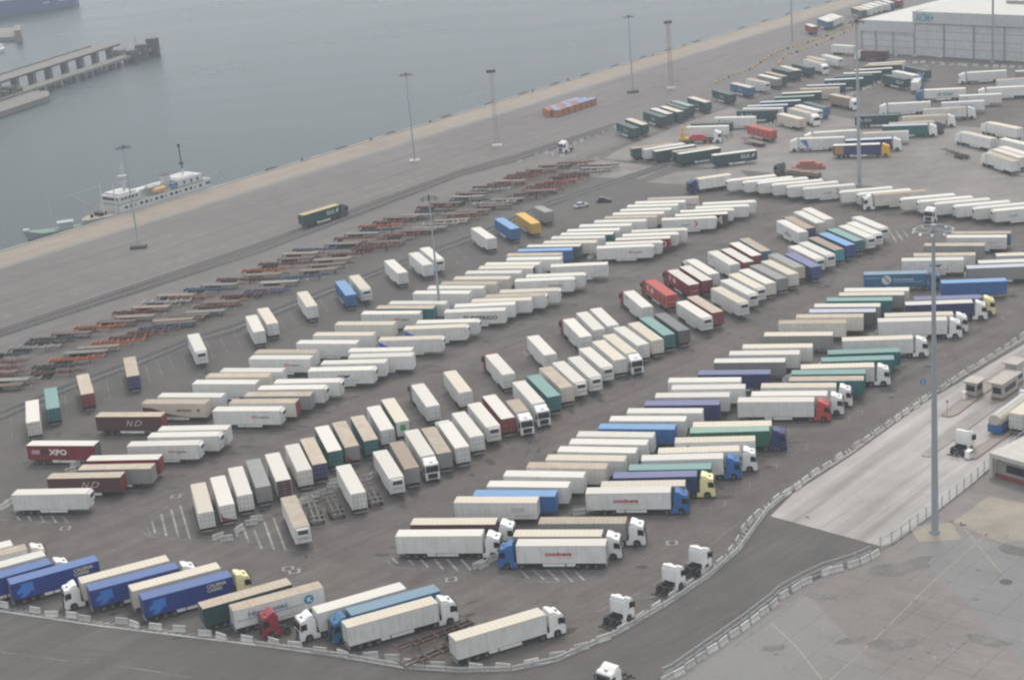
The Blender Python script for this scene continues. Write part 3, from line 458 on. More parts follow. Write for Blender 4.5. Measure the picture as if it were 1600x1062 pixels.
K|81.27|326.99|348.7|13.6|w|w|-|w|0|-|1|white truck with white cab, twenty-fourth from the near end of the outer toll road file
K|83.39|330.04|348.9|13.6|c|w|-|w|0|-|1|white truck with white cab, twenty-fifth from the near end of the outer toll road file
K|89.28|336.78|350.9|13.6|w|nv|-|w|0|-|1|navy blue truck, twenty-sixth from the near end of the outer toll road file
K|91.84|339.59|349.8|13.6|bp|bp|-|y|0|-|1|violet blue truck, twenty-seventh from the near end of the outer toll road file
K|100.36|349.97|350.2|13.6|sb|sb|-|-|0|-|1|bright blue trailer, twenty-eighth from the near end of the outer toll road file
K|108.62|359.50|350.3|13.6|lg|gr|-|-|0|-|1|grey trailer, twenty-ninth from the near end of the outer toll road file
K|112.07|362.53|349.3|13.6|w|lg|-|-|0|-|1|pale grey trailer, thirtieth from the near end of the outer toll road file
K|117.46|367.25|349.5|13.6|c|lg|-|-|0|-|1|pale grey trailer, thirty-first from the near end of the outer toll road file
N|128.74|408.01|181.5|13.6|w|w|-|-|1|chev2|0|white refrigerated trailer, first from the near end of the refrigerated row below the tall mast
N|125.22|411.82|181.4|13.6|w|w|-|-|1|-|0|white refrigerated trailer, second from the near end of the refrigerated row below the tall mast
N|121.40|415.53|180.5|13.6|w|w|-|-|1|-|0|white refrigerated trailer, third from the near end of the refrigerated row below the tall mast
N|117.47|419.35|180.6|13.6|w|w|-|-|1|-|0|white refrigerated trailer, fourth from the near end of the refrigerated row below the tall mast
N|114.08|422.97|179.9|13.6|w|w|-|-|1|-|0|white refrigerated trailer, fifth from the near end of the refrigerated row below the tall mast
N|110.61|427.02|180.1|13.6|w|w|-|-|1|-|0|white refrigerated trailer, sixth from the near end of the refrigerated row below the tall mast
N|104.77|433.53|178.5|13.6|bn|c|-|w|0|-|0|cream truck, seventh from the near end of the refrigerated row below the tall mast
N|101.56|436.55|180.1|13.6|w|w|-|-|1|-|0|white refrigerated trailer, eighth from the near end of the refrigerated row below the tall mast
N|97.67|440.68|180.6|13.6|w|w|-|-|1|-|0|white refrigerated trailer, ninth from the near end of the refrigerated row below the tall mast
N|89.21|447.78|179.9|13.6|w|w|-|-|1|chev|0|white refrigerated trailer, tenth from the near end of the refrigerated row below the tall mast
N|85.49|451.54|183.1|13.6|w|w|-|-|1|-|0|white refrigerated trailer, eleventh from the near end of the refrigerated row below the tall mast
N|82.03|455.16|182.5|13.6|w|w|-|-|1|-|0|white refrigerated trailer, twelfth from the near end of the refrigerated row below the tall mast
N|78.66|459.01|185.0|13.6|w|w|-|-|1|-|0|white refrigerated trailer, thirteenth from the near end of the refrigerated row below the tall mast
N|75.08|462.13|185.5|13.6|w|w|-|-|1|-|0|white refrigerated trailer, fourteenth from the near end of the refrigerated row below the tall mast
N|71.02|465.91|187.1|13.6|w|w|-|-|1|-|0|white refrigerated trailer, fifteenth from the near end of the refrigerated row below the tall mast
N|60.94|470.88|194.5|10|c|w|-|nv|0|-|0|white truck, sixteenth from the near end of the refrigerated row below the tall mast
P|44.48|556.98|109.7|13.6|dk|dg|-|-|0|silks|0|dark green trailer, first from the near end of the green row along the quay road
P|47.89|562.56|108.9|13.6|c|dg|-|-|0|-|0|dark green trailer, second from the near end of the green row along the quay road
P|55.29|572.84|111.0|13.6|dk|dg|-|-|0|silks|0|dark green trailer, third from the near end of the green row along the quay road
P|57.92|577.73|109.6|13.6|w|dg|-|-|0|-|0|dark green trailer, fourth from the near end of the green row along the quay road
P|61.72|579.74|109.4|13.6|c|dg|-|-|0|-|0|dark green trailer, fifth from the near end of the green row along the quay road
P|64.15|583.98|109.4|13.6|dk|dg|-|-|0|-|0|dark green trailer, sixth from the near end of the green row along the quay road
P|66.54|588.55|110.5|13.6|gl|dg|-|-|0|-|0|dark green trailer, seventh from the near end of the green row along the quay road
P|72.97|592.85|109.1|13.6|c|dg|-|-|0|silks|0|dark green trailer, eighth from the near end of the green row along the quay road
P|83.29|604.17|109.4|13.6|dk|dg|-|-|0|silks|0|dark green trailer, ninth from the near end of the green row along the quay road
P|91.58|614.26|110.7|13.6|c|tb|-|-|0|silks|0|petrol blue trailer, tenth from the near end of the green row along the quay road
P|98.22|620.77|290.3|13.6|b|w|-|-|1|-|1|white refrigerated trailer, eleventh from the near end of the green row along the quay road
P|103.73|627.63|110.9|13.6|w|gr|-|-|0|-|0|grey trailer, twelfth from the near end of the green row along the quay road
P|106.78|631.66|110.0|13.6|b|dg|-|-|0|-|0|dark green trailer, thirteenth from the near end of the green row along the quay road
P|111.19|639.96|109.4|13.6|dk|dg|-|-|0|-|0|dark green trailer, fourteenth from the near end of the green row along the quay road
P|114.20|642.38|106.8|13.6|c|dg|-|-|0|-|0|dark green trailer, fifteenth from the near end of the green row along the quay road
P|119.82|645.90|107.1|13.6|dk|dg|-|-|0|silks|0|dark green trailer, sixteenth from the near end of the green row along the quay road
P|125.25|652.55|285.8|13.6|b|w|-|w|0|-|1|white truck, seventeenth from the near end of the green row along the quay road
P|127.90|659.46|108.1|13.6|b|w|-|-|0|-|0|white trailer, eighteenth from the near end of the green row along the quay road
P|133.93|660.51|286.1|13.6|w|w|-|-|1|-|1|white refrigerated trailer, nineteenth from the near end of the green row along the quay road
U|71.35|501.28|9.6|13.6|w|dg|-|-|0|silk|1|dark green trailer with white lettering, first from the near end of the green entrance cluster
U|61.51|507.69|17.3|13.6|w|dg|-|-|0|-|1|dark green trailer with white roof, second from the near end of the green entrance cluster
U|60.48|510.79|11.9|13.6|b|dg|-|-|0|-|1|dark green trailer with beige roof, third from the near end of the green entrance cluster
U|54.88|514.67|18.3|13.6|w|dg|-|-|0|-|1|dark green trailer with white roof, fourth from the near end of the green entrance cluster
U|52.03|518.20|16.1|13.6|w|w|-|-|0|-|1|white trailer, fifth from the near end of the green entrance cluster
U|48.74|520.83|9.2|13.6|bn|dg|-|-|0|-|1|dark green trailer with brown roof, sixth from the near end of the green entrance cluster
V|69.25|544.21|343.2|13.6|w|w|-|-|0|-|1|white trailer, first from the near end of the upper yard left group
V|71.31|549.17|342.8|13.6|dk|dg|-|-|0|-|1|dark green trailer, second from the near end of the upper yard left group
V|79.97|555.42|341.2|13.6|w|w|-|-|0|silkd|1|white trailer with dark lettering, third from the near end of the upper yard left group
V|88.66|563.68|342.7|13.6|dk|dg|-|-|0|silkl|1|dark green trailer, fourth from the near end of the upper yard left group
V|91.04|566.50|338.0|13.6|w|w|-|-|0|-|1|white trailer, fifth from the near end of the upper yard left group
V|93.46|571.71|345.7|13.6|lg|nv|-|-|0|-|1|navy blue trailer, sixth from the near end of the upper yard left group
V|98.75|576.56|349.1|13.6|lg|dg|-|-|0|-|1|dark green trailer, seventh from the near end of the upper yard left group
V|119.70|576.06|294.0|11|b|bn|-|w|0|-|1|brown truck with white cab, eighth from the near end of the upper yard left group
V|104.73|583.24|348.8|13.6|gl|dg|-|-|0|-|1|dark green trailer, ninth from the near end of the upper yard left group
V|108.55|589.58|348.7|13.6|w|dg|-|-|0|-|1|dark green trailer, tenth from the near end of the upper yard left group
V|116.00|594.91|343.4|13.6|b|b|-|-|0|-|1|beige trailer, eleventh from the near end of the upper yard left group
V|149.77|593.54|69.1|9|w|w|-|bl|0|-|1|white truck with blue cab, twelfth from the near end of the upper yard left group
V|119.37|600.67|346.4|13.6|lg|dg|-|-|0|-|1|dark green trailer, thirteenth from the near end of the upper yard left group
V|145.26|603.85|290.7|13.6|dk|dg|-|-|0|silk|1|dark green trailer, fourteenth from the near end of the upper yard left group
V|127.51|608.96|348.7|13.6|lg|dg|-|-|0|silkl|1|dark green trailer, fifteenth from the near end of the upper yard left group
V|150.15|610.10|290.2|13.6|w|w|-|sb|0|-|1|white truck, sixteenth from the near end of the upper yard left group
V|132.24|614.72|349.3|13.6|dk|dg|-|-|0|-|1|dark green trailer, seventeenth from the near end of the upper yard left group
V|136.36|618.74|345.1|13.6|w|dg|-|-|0|-|1|dark green trailer, eighteenth from the near end of the upper yard left group
V|156.49|617.73|289.1|13.6|dk|dg|-|-|0|silk|1|dark green trailer, nineteenth from the near end of the upper yard left group
V|141.88|624.94|353.2|13.6|w|dg|-|-|0|-|1|dark green trailer, twentieth from the near end of the upper yard left group
V|147.22|631.63|347.2|13.6|b|dg|-|-|0|-|1|dark green trailer, twenty-first from the near end of the upper yard left group
V|149.61|636.68|354.4|13.6|c|w|-|-|0|-|1|white trailer with cream roof, twenty-second from the near end of the upper yard left group
Y|141.28|463.87|103.9|13.6|b|w|-|w|0|-|0|white truck with white cab, first from the near end of the upper yard short trucks
Y|144.29|467.88|104.6|13.6|c|w|-|w|0|-|0|white truck with white cab, second from the near end of the upper yard short trucks
Y|146.95|471.29|105.9|13.6|w|w|-|-|0|-|0|white trailer, third from the near end of the upper yard short trucks
Y|150.99|482.11|110.1|13.6|w|w|-|-|0|-|0|white trailer, fourth from the near end of the upper yard short trucks
Y|143.48|494.92|112.0|13.6|c|w|-|w|0|-|0|white truck with white cab, fifth from the near end of the upper yard short trucks
Y|154.51|505.85|113.3|13.6|c|w|-|w|0|-|0|white truck with white cab, sixth from the near end of the upper yard short trucks
Y|85.29|534.59|113.6|13.6|rr|rr|-|-|0|-|0|red trailer, seventh from the near end of the upper yard short trucks
Y|97.45|549.20|111.9|13.6|c|b|-|-|0|-|0|beige trailer with cream roof, eighth from the near end of the upper yard short trucks
Y|102.12|556.53|290.4|13.6|b|w|-|w|0|-|1|white truck with white cab, ninth from the near end of the upper yard short trucks
Y|105.33|560.80|290.7|13.6|w|w|-|-|1|-|1|white refrigerated trailer, tenth from the near end of the upper yard short trucks
Y|108.66|564.65|108.5|13.6|dk|tb|tb|-|0|-|0|petrol blue trailer, eleventh from the near end of the upper yard short trucks
X|107.45|497.01|346.1|13.6|w|nv|-|yl|0|yellow|1|navy blue truck, first from the near end of the upper yard middle group
X|112.36|503.20|350.1|13.6|lg|nv|-|w|0|-|1|navy blue truck, second from the near end of the upper yard middle group
X|99.75|510.72|166.1|13.6|w|w|-|w|0|bluewedge|0|white truck, third from the near end of the upper yard middle group
X|119.60|511.52|349.9|13.6|b|w|-|-|0|-|1|white trailer with beige roof, fourth from the near end of the upper yard middle group
X|105.65|518.67|174.0|13.6|w|w|-|w|0|-|0|white truck with white cab, fifth from the near end of the upper yard middle group
X|127.41|519.15|345.7|13.6|lg|tl|-|w|0|-|1|teal green truck, sixth from the near end of the upper yard middle group
X|130.21|522.21|349.5|13.6|b|w|-|dgr|0|-|1|white truck, seventh from the near end of the upper yard middle group
X|136.28|530.90|349.4|13.6|b|b|-|w|0|-|1|beige truck with white cab, eighth from the near end of the upper yard middle group
X|123.00|538.45|347.7|13.6|dk|dg|-|-|0|silkl|1|dark green trailer, ninth from the near end of the upper yard middle group
X|145.32|539.94|352.8|13.6|b|w|-|w|0|-|1|white truck with white cab, tenth from the near end of the upper yard middle group
X|153.67|548.38|348.2|13.6|lg|w|-|-|0|darkword|1|white trailer with dark lettering, eleventh from the near end of the upper yard middle group
X|137.47|554.15|168.6|13.6|w|w|-|w|0|-|0|white truck with white cab, twelfth from the near end of the upper yard middle group
X|162.17|558.04|348.1|13.6|w|w|-|-|0|smallword|1|white trailer with small lettering, thirteenth from the near end of the upper yard middle group
X|173.92|566.88|168.5|13.6|w|w|-|w|0|-|0|white truck with white cab, fourteenth from the near end of the upper yard middle group
X|154.34|572.82|166.5|13.6|w|w|-|tb|0|dreier|0|white truck, fifteenth from the near end of the upper yard middle group
X|181.30|580.63|355.2|13.6|b|w|-|-|0|-|1|white trailer with beige roof, sixteenth from the near end of the upper yard middle group
X|192.04|593.50|344.5|13.6|w|gr|-|-|0|-|1|grey trailer with white roof, seventeenth from the near end of the upper yard middle group
X|176.37|599.39|172.1|13.6|w|w|-|w|0|-|0|white truck with white cab, eighteenth from the near end of the upper yard middle group
Z|151.82|665.26|138.8|11|br|br|-|w|0|-|0|maroon brown truck with white cab, parked at the warehouse corner
Z|143.91|685.71|309.9|11|w|w|-|-|0|-|1|white trailer, parked at the warehouse corner
Q|143.00|749.24|96.7|10|w|rd|-|-|0|-|0|dark red trailer, first from the near end of the quayside group beyond the warehouse
Q|151.58|761.78|98.3|13.6|w|tb|-|-|0|-|0|petrol blue trailer, second from the near end of the quayside group beyond the warehouse
Q|153.96|765.81|99.2|13.6|w|w|-|-|0|-|0|white trailer, third from the near end of the quayside group beyond the warehouse
Q|156.37|769.90|98.6|13.6|w|w|-|-|0|-|0|white trailer, fourth from the near end of the quayside group beyond the warehouse
Q|158.62|772.63|98.7|13.6|w|w|-|-|0|-|0|white trailer, fifth from the near end of the quayside group beyond the warehouse
Q|172.47|788.27|97.0|13.6|b|dk|-|-|0|-|0|dark green trailer, sixth from the near end of the quayside group beyond the warehouse
Q|175.85|790.71|98.3|13.6|c|w|-|-|0|-|0|white trailer, seventh from the near end of the quayside group beyond the warehouse
Q|178.94|794.71|99.0|13.6|w|w|-|-|0|-|0|white trailer, eighth from the near end of the quayside group beyond the warehouse
Q|182.39|798.52|99.5|13.6|w|w|-|-|0|-|0|white trailer, ninth from the near end of the quayside group beyond the warehouse
Q|186.47|801.88|100.6|13.6|w|w|-|-|0|-|0|white trailer, tenth from the near end of the quayside group beyond the warehouse
Q|190.14|805.98|97.2|13.6|w|tb|-|-|0|-|0|petrol blue trailer, eleventh from the near end of the quayside group beyond the warehouse
Q|195.51|812.54|97.6|13.6|w|rd|-|-|0|-|0|dark red trailer, twelfth from the near end of the quayside group beyond the warehouse
S|-51.54|471.84|45.4|13.6|yb|dg|-|dgr|0|silk|1|dark green truck with white lettering, driving alone along the open quay road
'''
CH='''
-108.11|343.84|-5.6|br|brown skeletal chassis trailer, first of the brown ones from the yard's near end
-107.44|347.38|-8.3|gr|grey skeletal chassis trailer, first of the grey ones from the yard's near end
-98.57|350.31|-5.6|ru|rust red skeletal chassis trailer, first of the rust red ones from the yard's near end
-99.25|354.37|-8.3|dk|black skeletal chassis trailer, first of the black ones from the yard's near end
-115.45|351.83|-12.8|ru|rust red skeletal chassis trailer, second of the rust red ones from the yard's near end
-111.51|353.54|-12.8|br|brown skeletal chassis trailer, second of the brown ones from the yard's near end
-96.23|358.77|-2.5|or|orange skeletal chassis trailer, first of the orange ones from the yard's near end
-113.70|356.67|-12.8|rd|dark red skeletal chassis trailer, first of the dark red ones from the yard's near end
-93.86|363.04|-3.9|gr|grey skeletal chassis trailer, second of the grey ones from the yard's near end
-91.88|365.99|-2.8|tn|tan skeletal chassis trailer, first of the tan ones from the yard's near end
-113.74|361.20|-14.3|ru|rust red skeletal chassis trailer, third of the rust red ones from the yard's near end
-89.20|369.01|-3.4|or|orange skeletal chassis trailer, second of the orange ones from the yard's near end
-85.79|372.11|-3.3|ru|rust red skeletal chassis trailer, fourth of the rust red ones from the yard's near end
-114.01|366.41|-11.7|dg|dark green skeletal chassis trailer, first of the dark green ones from the yard's near end
-82.19|374.96|-3.4|ru|rust red skeletal chassis trailer, fifth of the rust red ones from the yard's near end
-108.43|370.36|-10.5|wh|white skeletal chassis trailer, first of the white ones from the yard's near end
-79.98|377.53|-3.9|bl|blue skeletal chassis trailer, first of the blue ones from the yard's near end
-76.46|379.92|-3.3|br|brown skeletal chassis trailer, third of the brown ones from the yard's near end
-105.49|373.03|-8.9|dk|black skeletal chassis trailer, second of the black ones from the yard's near end
-105.01|375.95|-7.2|dk|black skeletal chassis trailer, third of the black ones from the yard's near end
-77.64|382.65|-4.0|tn|tan skeletal chassis trailer, second of the tan ones from the yard's near end
-100.64|378.86|-8.9|br|brown skeletal chassis trailer, fourth of the brown ones from the yard's near end
-74.03|385.18|-6.9|br|brown skeletal chassis trailer, fifth of the brown ones from the yard's near end
-70.74|387.39|-6.9|gr|grey skeletal chassis trailer, third of the grey ones from the yard's near end
-96.05|382.25|-7.9|or|orange skeletal chassis trailer, third of the orange ones from the yard's near end
-91.30|385.18|-8.6|br|brown skeletal chassis trailer, sixth of the brown ones from the yard's near end
-69.32|391.61|-6.5|ru|rust red skeletal chassis trailer, sixth of the rust red ones from the yard's near end
-87.58|388.23|-9.1|tn|tan skeletal chassis trailer, third of the tan ones from the yard's near end
-67.85|394.42|-8.9|br|brown skeletal chassis trailer, seventh of the brown ones from the yard's near end
-89.08|392.40|-10.8|rd|dark red skeletal chassis trailer, second of the dark red ones from the yard's near end
-63.79|398.61|-7.1|rd|dark red skeletal chassis trailer, third of the dark red ones from the yard's near end
-85.07|395.24|-11.7|tn|tan skeletal chassis trailer, fourth of the tan ones from the yard's near end
-58.56|400.66|-7.1|bl|blue skeletal chassis trailer, second of the blue ones from the yard's near end
-58.15|403.34|-6.7|br|brown skeletal chassis trailer, eighth of the brown ones from the yard's near end
-83.12|399.19|-12.6|wh|white skeletal chassis trailer, second of the white ones from the yard's near end
-77.28|400.63|-11.4|ru|rust red skeletal chassis trailer, seventh of the rust red ones from the yard's near end
-55.33|408.03|-6.2|gr|grey skeletal chassis trailer, fourth of the grey ones from the yard's near end
-80.45|404.02|-12.3|tn|tan skeletal chassis trailer, fifth of the tan ones from the yard's near end
-74.32|407.42|-13.8|bl|blue skeletal chassis trailer, third of the blue ones from the yard's near end
-49.87|411.60|-4.6|bl|blue skeletal chassis trailer, fourth of the blue ones from the yard's near end
-70.54|410.37|-11.9|gr|grey skeletal chassis trailer, fifth of the grey ones from the yard's near end
-46.13|416.68|-3.0|tn|tan skeletal chassis trailer, sixth of the tan ones from the yard's near end
-67.19|414.49|-14.8|ru|rust red skeletal chassis trailer, eighth of the rust red ones from the yard's near end
-60.31|416.57|-8.3|tn|tan skeletal chassis trailer, seventh of the tan ones from the yard's near end
-44.42|421.19|-4.6|br|brown skeletal chassis trailer, ninth of the brown ones from the yard's near end
-61.46|421.29|-12.1|or|orange skeletal chassis trailer, fourth of the orange ones from the yard's near end
-43.24|425.98|-4.9|tn|tan skeletal chassis trailer, eighth of the tan ones from the yard's near end
-57.95|426.31|-15.0|ru|rust red skeletal chassis trailer, ninth of the rust red ones from the yard's near end
-40.15|430.25|-9.5|ru|rust red skeletal chassis trailer, tenth of the rust red ones from the yard's near end
-53.19|429.97|-8.5|br|brown skeletal chassis trailer, tenth of the brown ones from the yard's near end
-33.89|434.49|-7.0|ru|rust red skeletal chassis trailer, eleventh of the rust red ones from the yard's near end
-52.50|434.74|-11.3|tn|tan skeletal chassis trailer, ninth of the tan ones from the yard's near end
-33.09|437.13|-8.7|ru|rust red skeletal chassis trailer, twelfth of the rust red ones from the yard's near end
-29.54|439.38|-7.1|br|brown skeletal chassis trailer, eleventh of the brown ones from the yard's near end
-50.22|438.40|-12.0|bl|blue skeletal chassis trailer, fifth of the blue ones from the yard's near end
-41.71|441.42|-11.6|gr|grey skeletal chassis trailer, sixth of the grey ones from the yard's near end
-37.22|443.24|-10.3|br|brown skeletal chassis trailer, twelfth of the brown ones from the yard's near end
-26.26|445.41|-8.4|rd|dark red skeletal chassis trailer, fourth of the dark red ones from the yard's near end
-39.74|446.67|-13.8|ru|rust red skeletal chassis trailer, thirteenth of the rust red ones from the yard's near end
-21.47|448.70|-8.4|br|brown skeletal chassis trailer, thirteenth of the brown ones from the yard's near end
-18.59|450.92|-8.1|gr|grey skeletal chassis trailer, seventh of the grey ones from the yard's near end
-37.08|450.81|-12.6|gr|grey skeletal chassis trailer, eighth of the grey ones from the yard's near end
-15.70|454.56|-7.8|wh|white skeletal chassis trailer, third of the white ones from the yard's near end
-33.00|453.77|-12.5|dk|black skeletal chassis trailer, fourth of the black ones from the yard's near end
-12.54|457.50|-7.0|tn|tan skeletal chassis trailer, tenth of the tan ones from the yard's near end
-33.79|458.36|-11.6|or|orange skeletal chassis trailer, fifth of the orange ones from the yard's near end
-9.35|460.38|-7.4|ru|rust red skeletal chassis trailer, fourteenth of the rust red ones from the yard's near end
-29.92|461.75|-13.1|ru|rust red skeletal chassis trailer, fifteenth of the rust red ones from the yard's near end
-10.26|464.00|-7.0|br|brown skeletal chassis trailer, fourteenth of the brown ones from the yard's near end
-27.06|465.35|-14.5|br|brown skeletal chassis trailer, fifteenth of the brown ones from the yard's near end
-6.33|466.43|-7.3|br|brown skeletal chassis trailer, sixteenth of the brown ones from the yard's near end
-22.36|466.88|-15.1|gr|grey skeletal chassis trailer, ninth of the grey ones from the yard's near end
-0.18|470.05|-9.7|br|brown skeletal chassis trailer, seventeenth of the brown ones from the yard's near end
-18.46|470.11|-15.0|dk|black skeletal chassis trailer, fifth of the black ones from the yard's near end
-1.57|473.96|-9.7|wh|white skeletal chassis trailer, fourth of the white ones from the yard's near end
-17.96|475.17|-15.4|ru|rust red skeletal chassis trailer, sixteenth of the rust red ones from the yard's near end
3.29|476.79|-9.5|gr|grey skeletal chassis trailer, tenth of the grey ones from the yard's near end
7.69|478.72|-9.7|ru|rust red skeletal chassis trailer, seventeenth of the rust red ones from the yard's near end
-14.43|478.58|-15.4|br|brown skeletal chassis trailer, eighteenth of the brown ones from the yard's near end
-8.71|479.75|-15.9|dk|black skeletal chassis trailer, sixth of the black ones from the yard's near end
10.01|481.28|-9.8|dk|black skeletal chassis trailer, seventh of the black ones from the yard's near end
-8.14|484.18|-16.1|gr|grey skeletal chassis trailer, eleventh of the grey ones from the yard's near end
13.40|484.16|-9.1|br|brown skeletal chassis trailer, nineteenth of the brown ones from the yard's near end
12.88|486.86|-9.1|ru|rust red skeletal chassis trailer, eighteenth of the rust red ones from the yard's near end
-6.91|488.65|-16.1|br|brown skeletal chassis trailer, twentieth of the brown ones from the yard's near end
13.99|490.05|-9.9|ru|rust red skeletal chassis trailer, nineteenth of the rust red ones from the yard's near end
-2.74|491.96|-15.8|wh|white skeletal chassis trailer, fifth of the white ones from the yard's near end
16.93|492.39|-9.9|rd|dark red skeletal chassis trailer, fifth of the dark red ones from the yard's near end
-1.86|495.33|-14.4|ru|rust red skeletal chassis trailer, twentieth of the rust red ones from the yard's near end
19.62|495.11|-9.4|or|orange skeletal chassis trailer, sixth of the orange ones from the yard's near end
2.50|497.37|-14.4|ru|rust red skeletal chassis trailer, twenty-first of the rust red ones from the yard's near end
21.37|500.01|-12.0|rd|dark red skeletal chassis trailer, sixth of the dark red ones from the yard's near end
4.56|500.52|-13.1|tn|tan skeletal chassis trailer, eleventh of the tan ones from the yard's near end
24.35|503.04|-11.3|ru|rust red skeletal chassis trailer, twenty-second of the rust red ones from the yard's near end
7.66|504.47|-12.1|ru|rust red skeletal chassis trailer, twenty-third of the rust red ones from the yard's near end
28.07|505.21|-16.6|wh|white skeletal chassis trailer, sixth of the white ones from the yard's near end
8.76|507.42|-12.9|rd|dark red skeletal chassis trailer, seventh of the dark red ones from the yard's near end
31.26|508.24|-16.6|gr|grey skeletal chassis trailer, twelfth of the grey ones from the yard's near end
11.61|509.70|-13.2|ru|rust red skeletal chassis trailer, twenty-fourth of the rust red ones from the yard's near end
31.29|511.88|-16.6|ru|rust red skeletal chassis trailer, twenty-fifth of the rust red ones from the yard's near end
14.78|513.07|-13.0|br|brown skeletal chassis trailer, twenty-first of the brown ones from the yard's near end
18.91|517.24|-13.0|br|brown skeletal chassis trailer, twenty-second of the brown ones from the yard's near end
24.66|519.20|-13.0|ru|rust red skeletal chassis trailer, twenty-sixth of the rust red ones from the yard's near end
'''
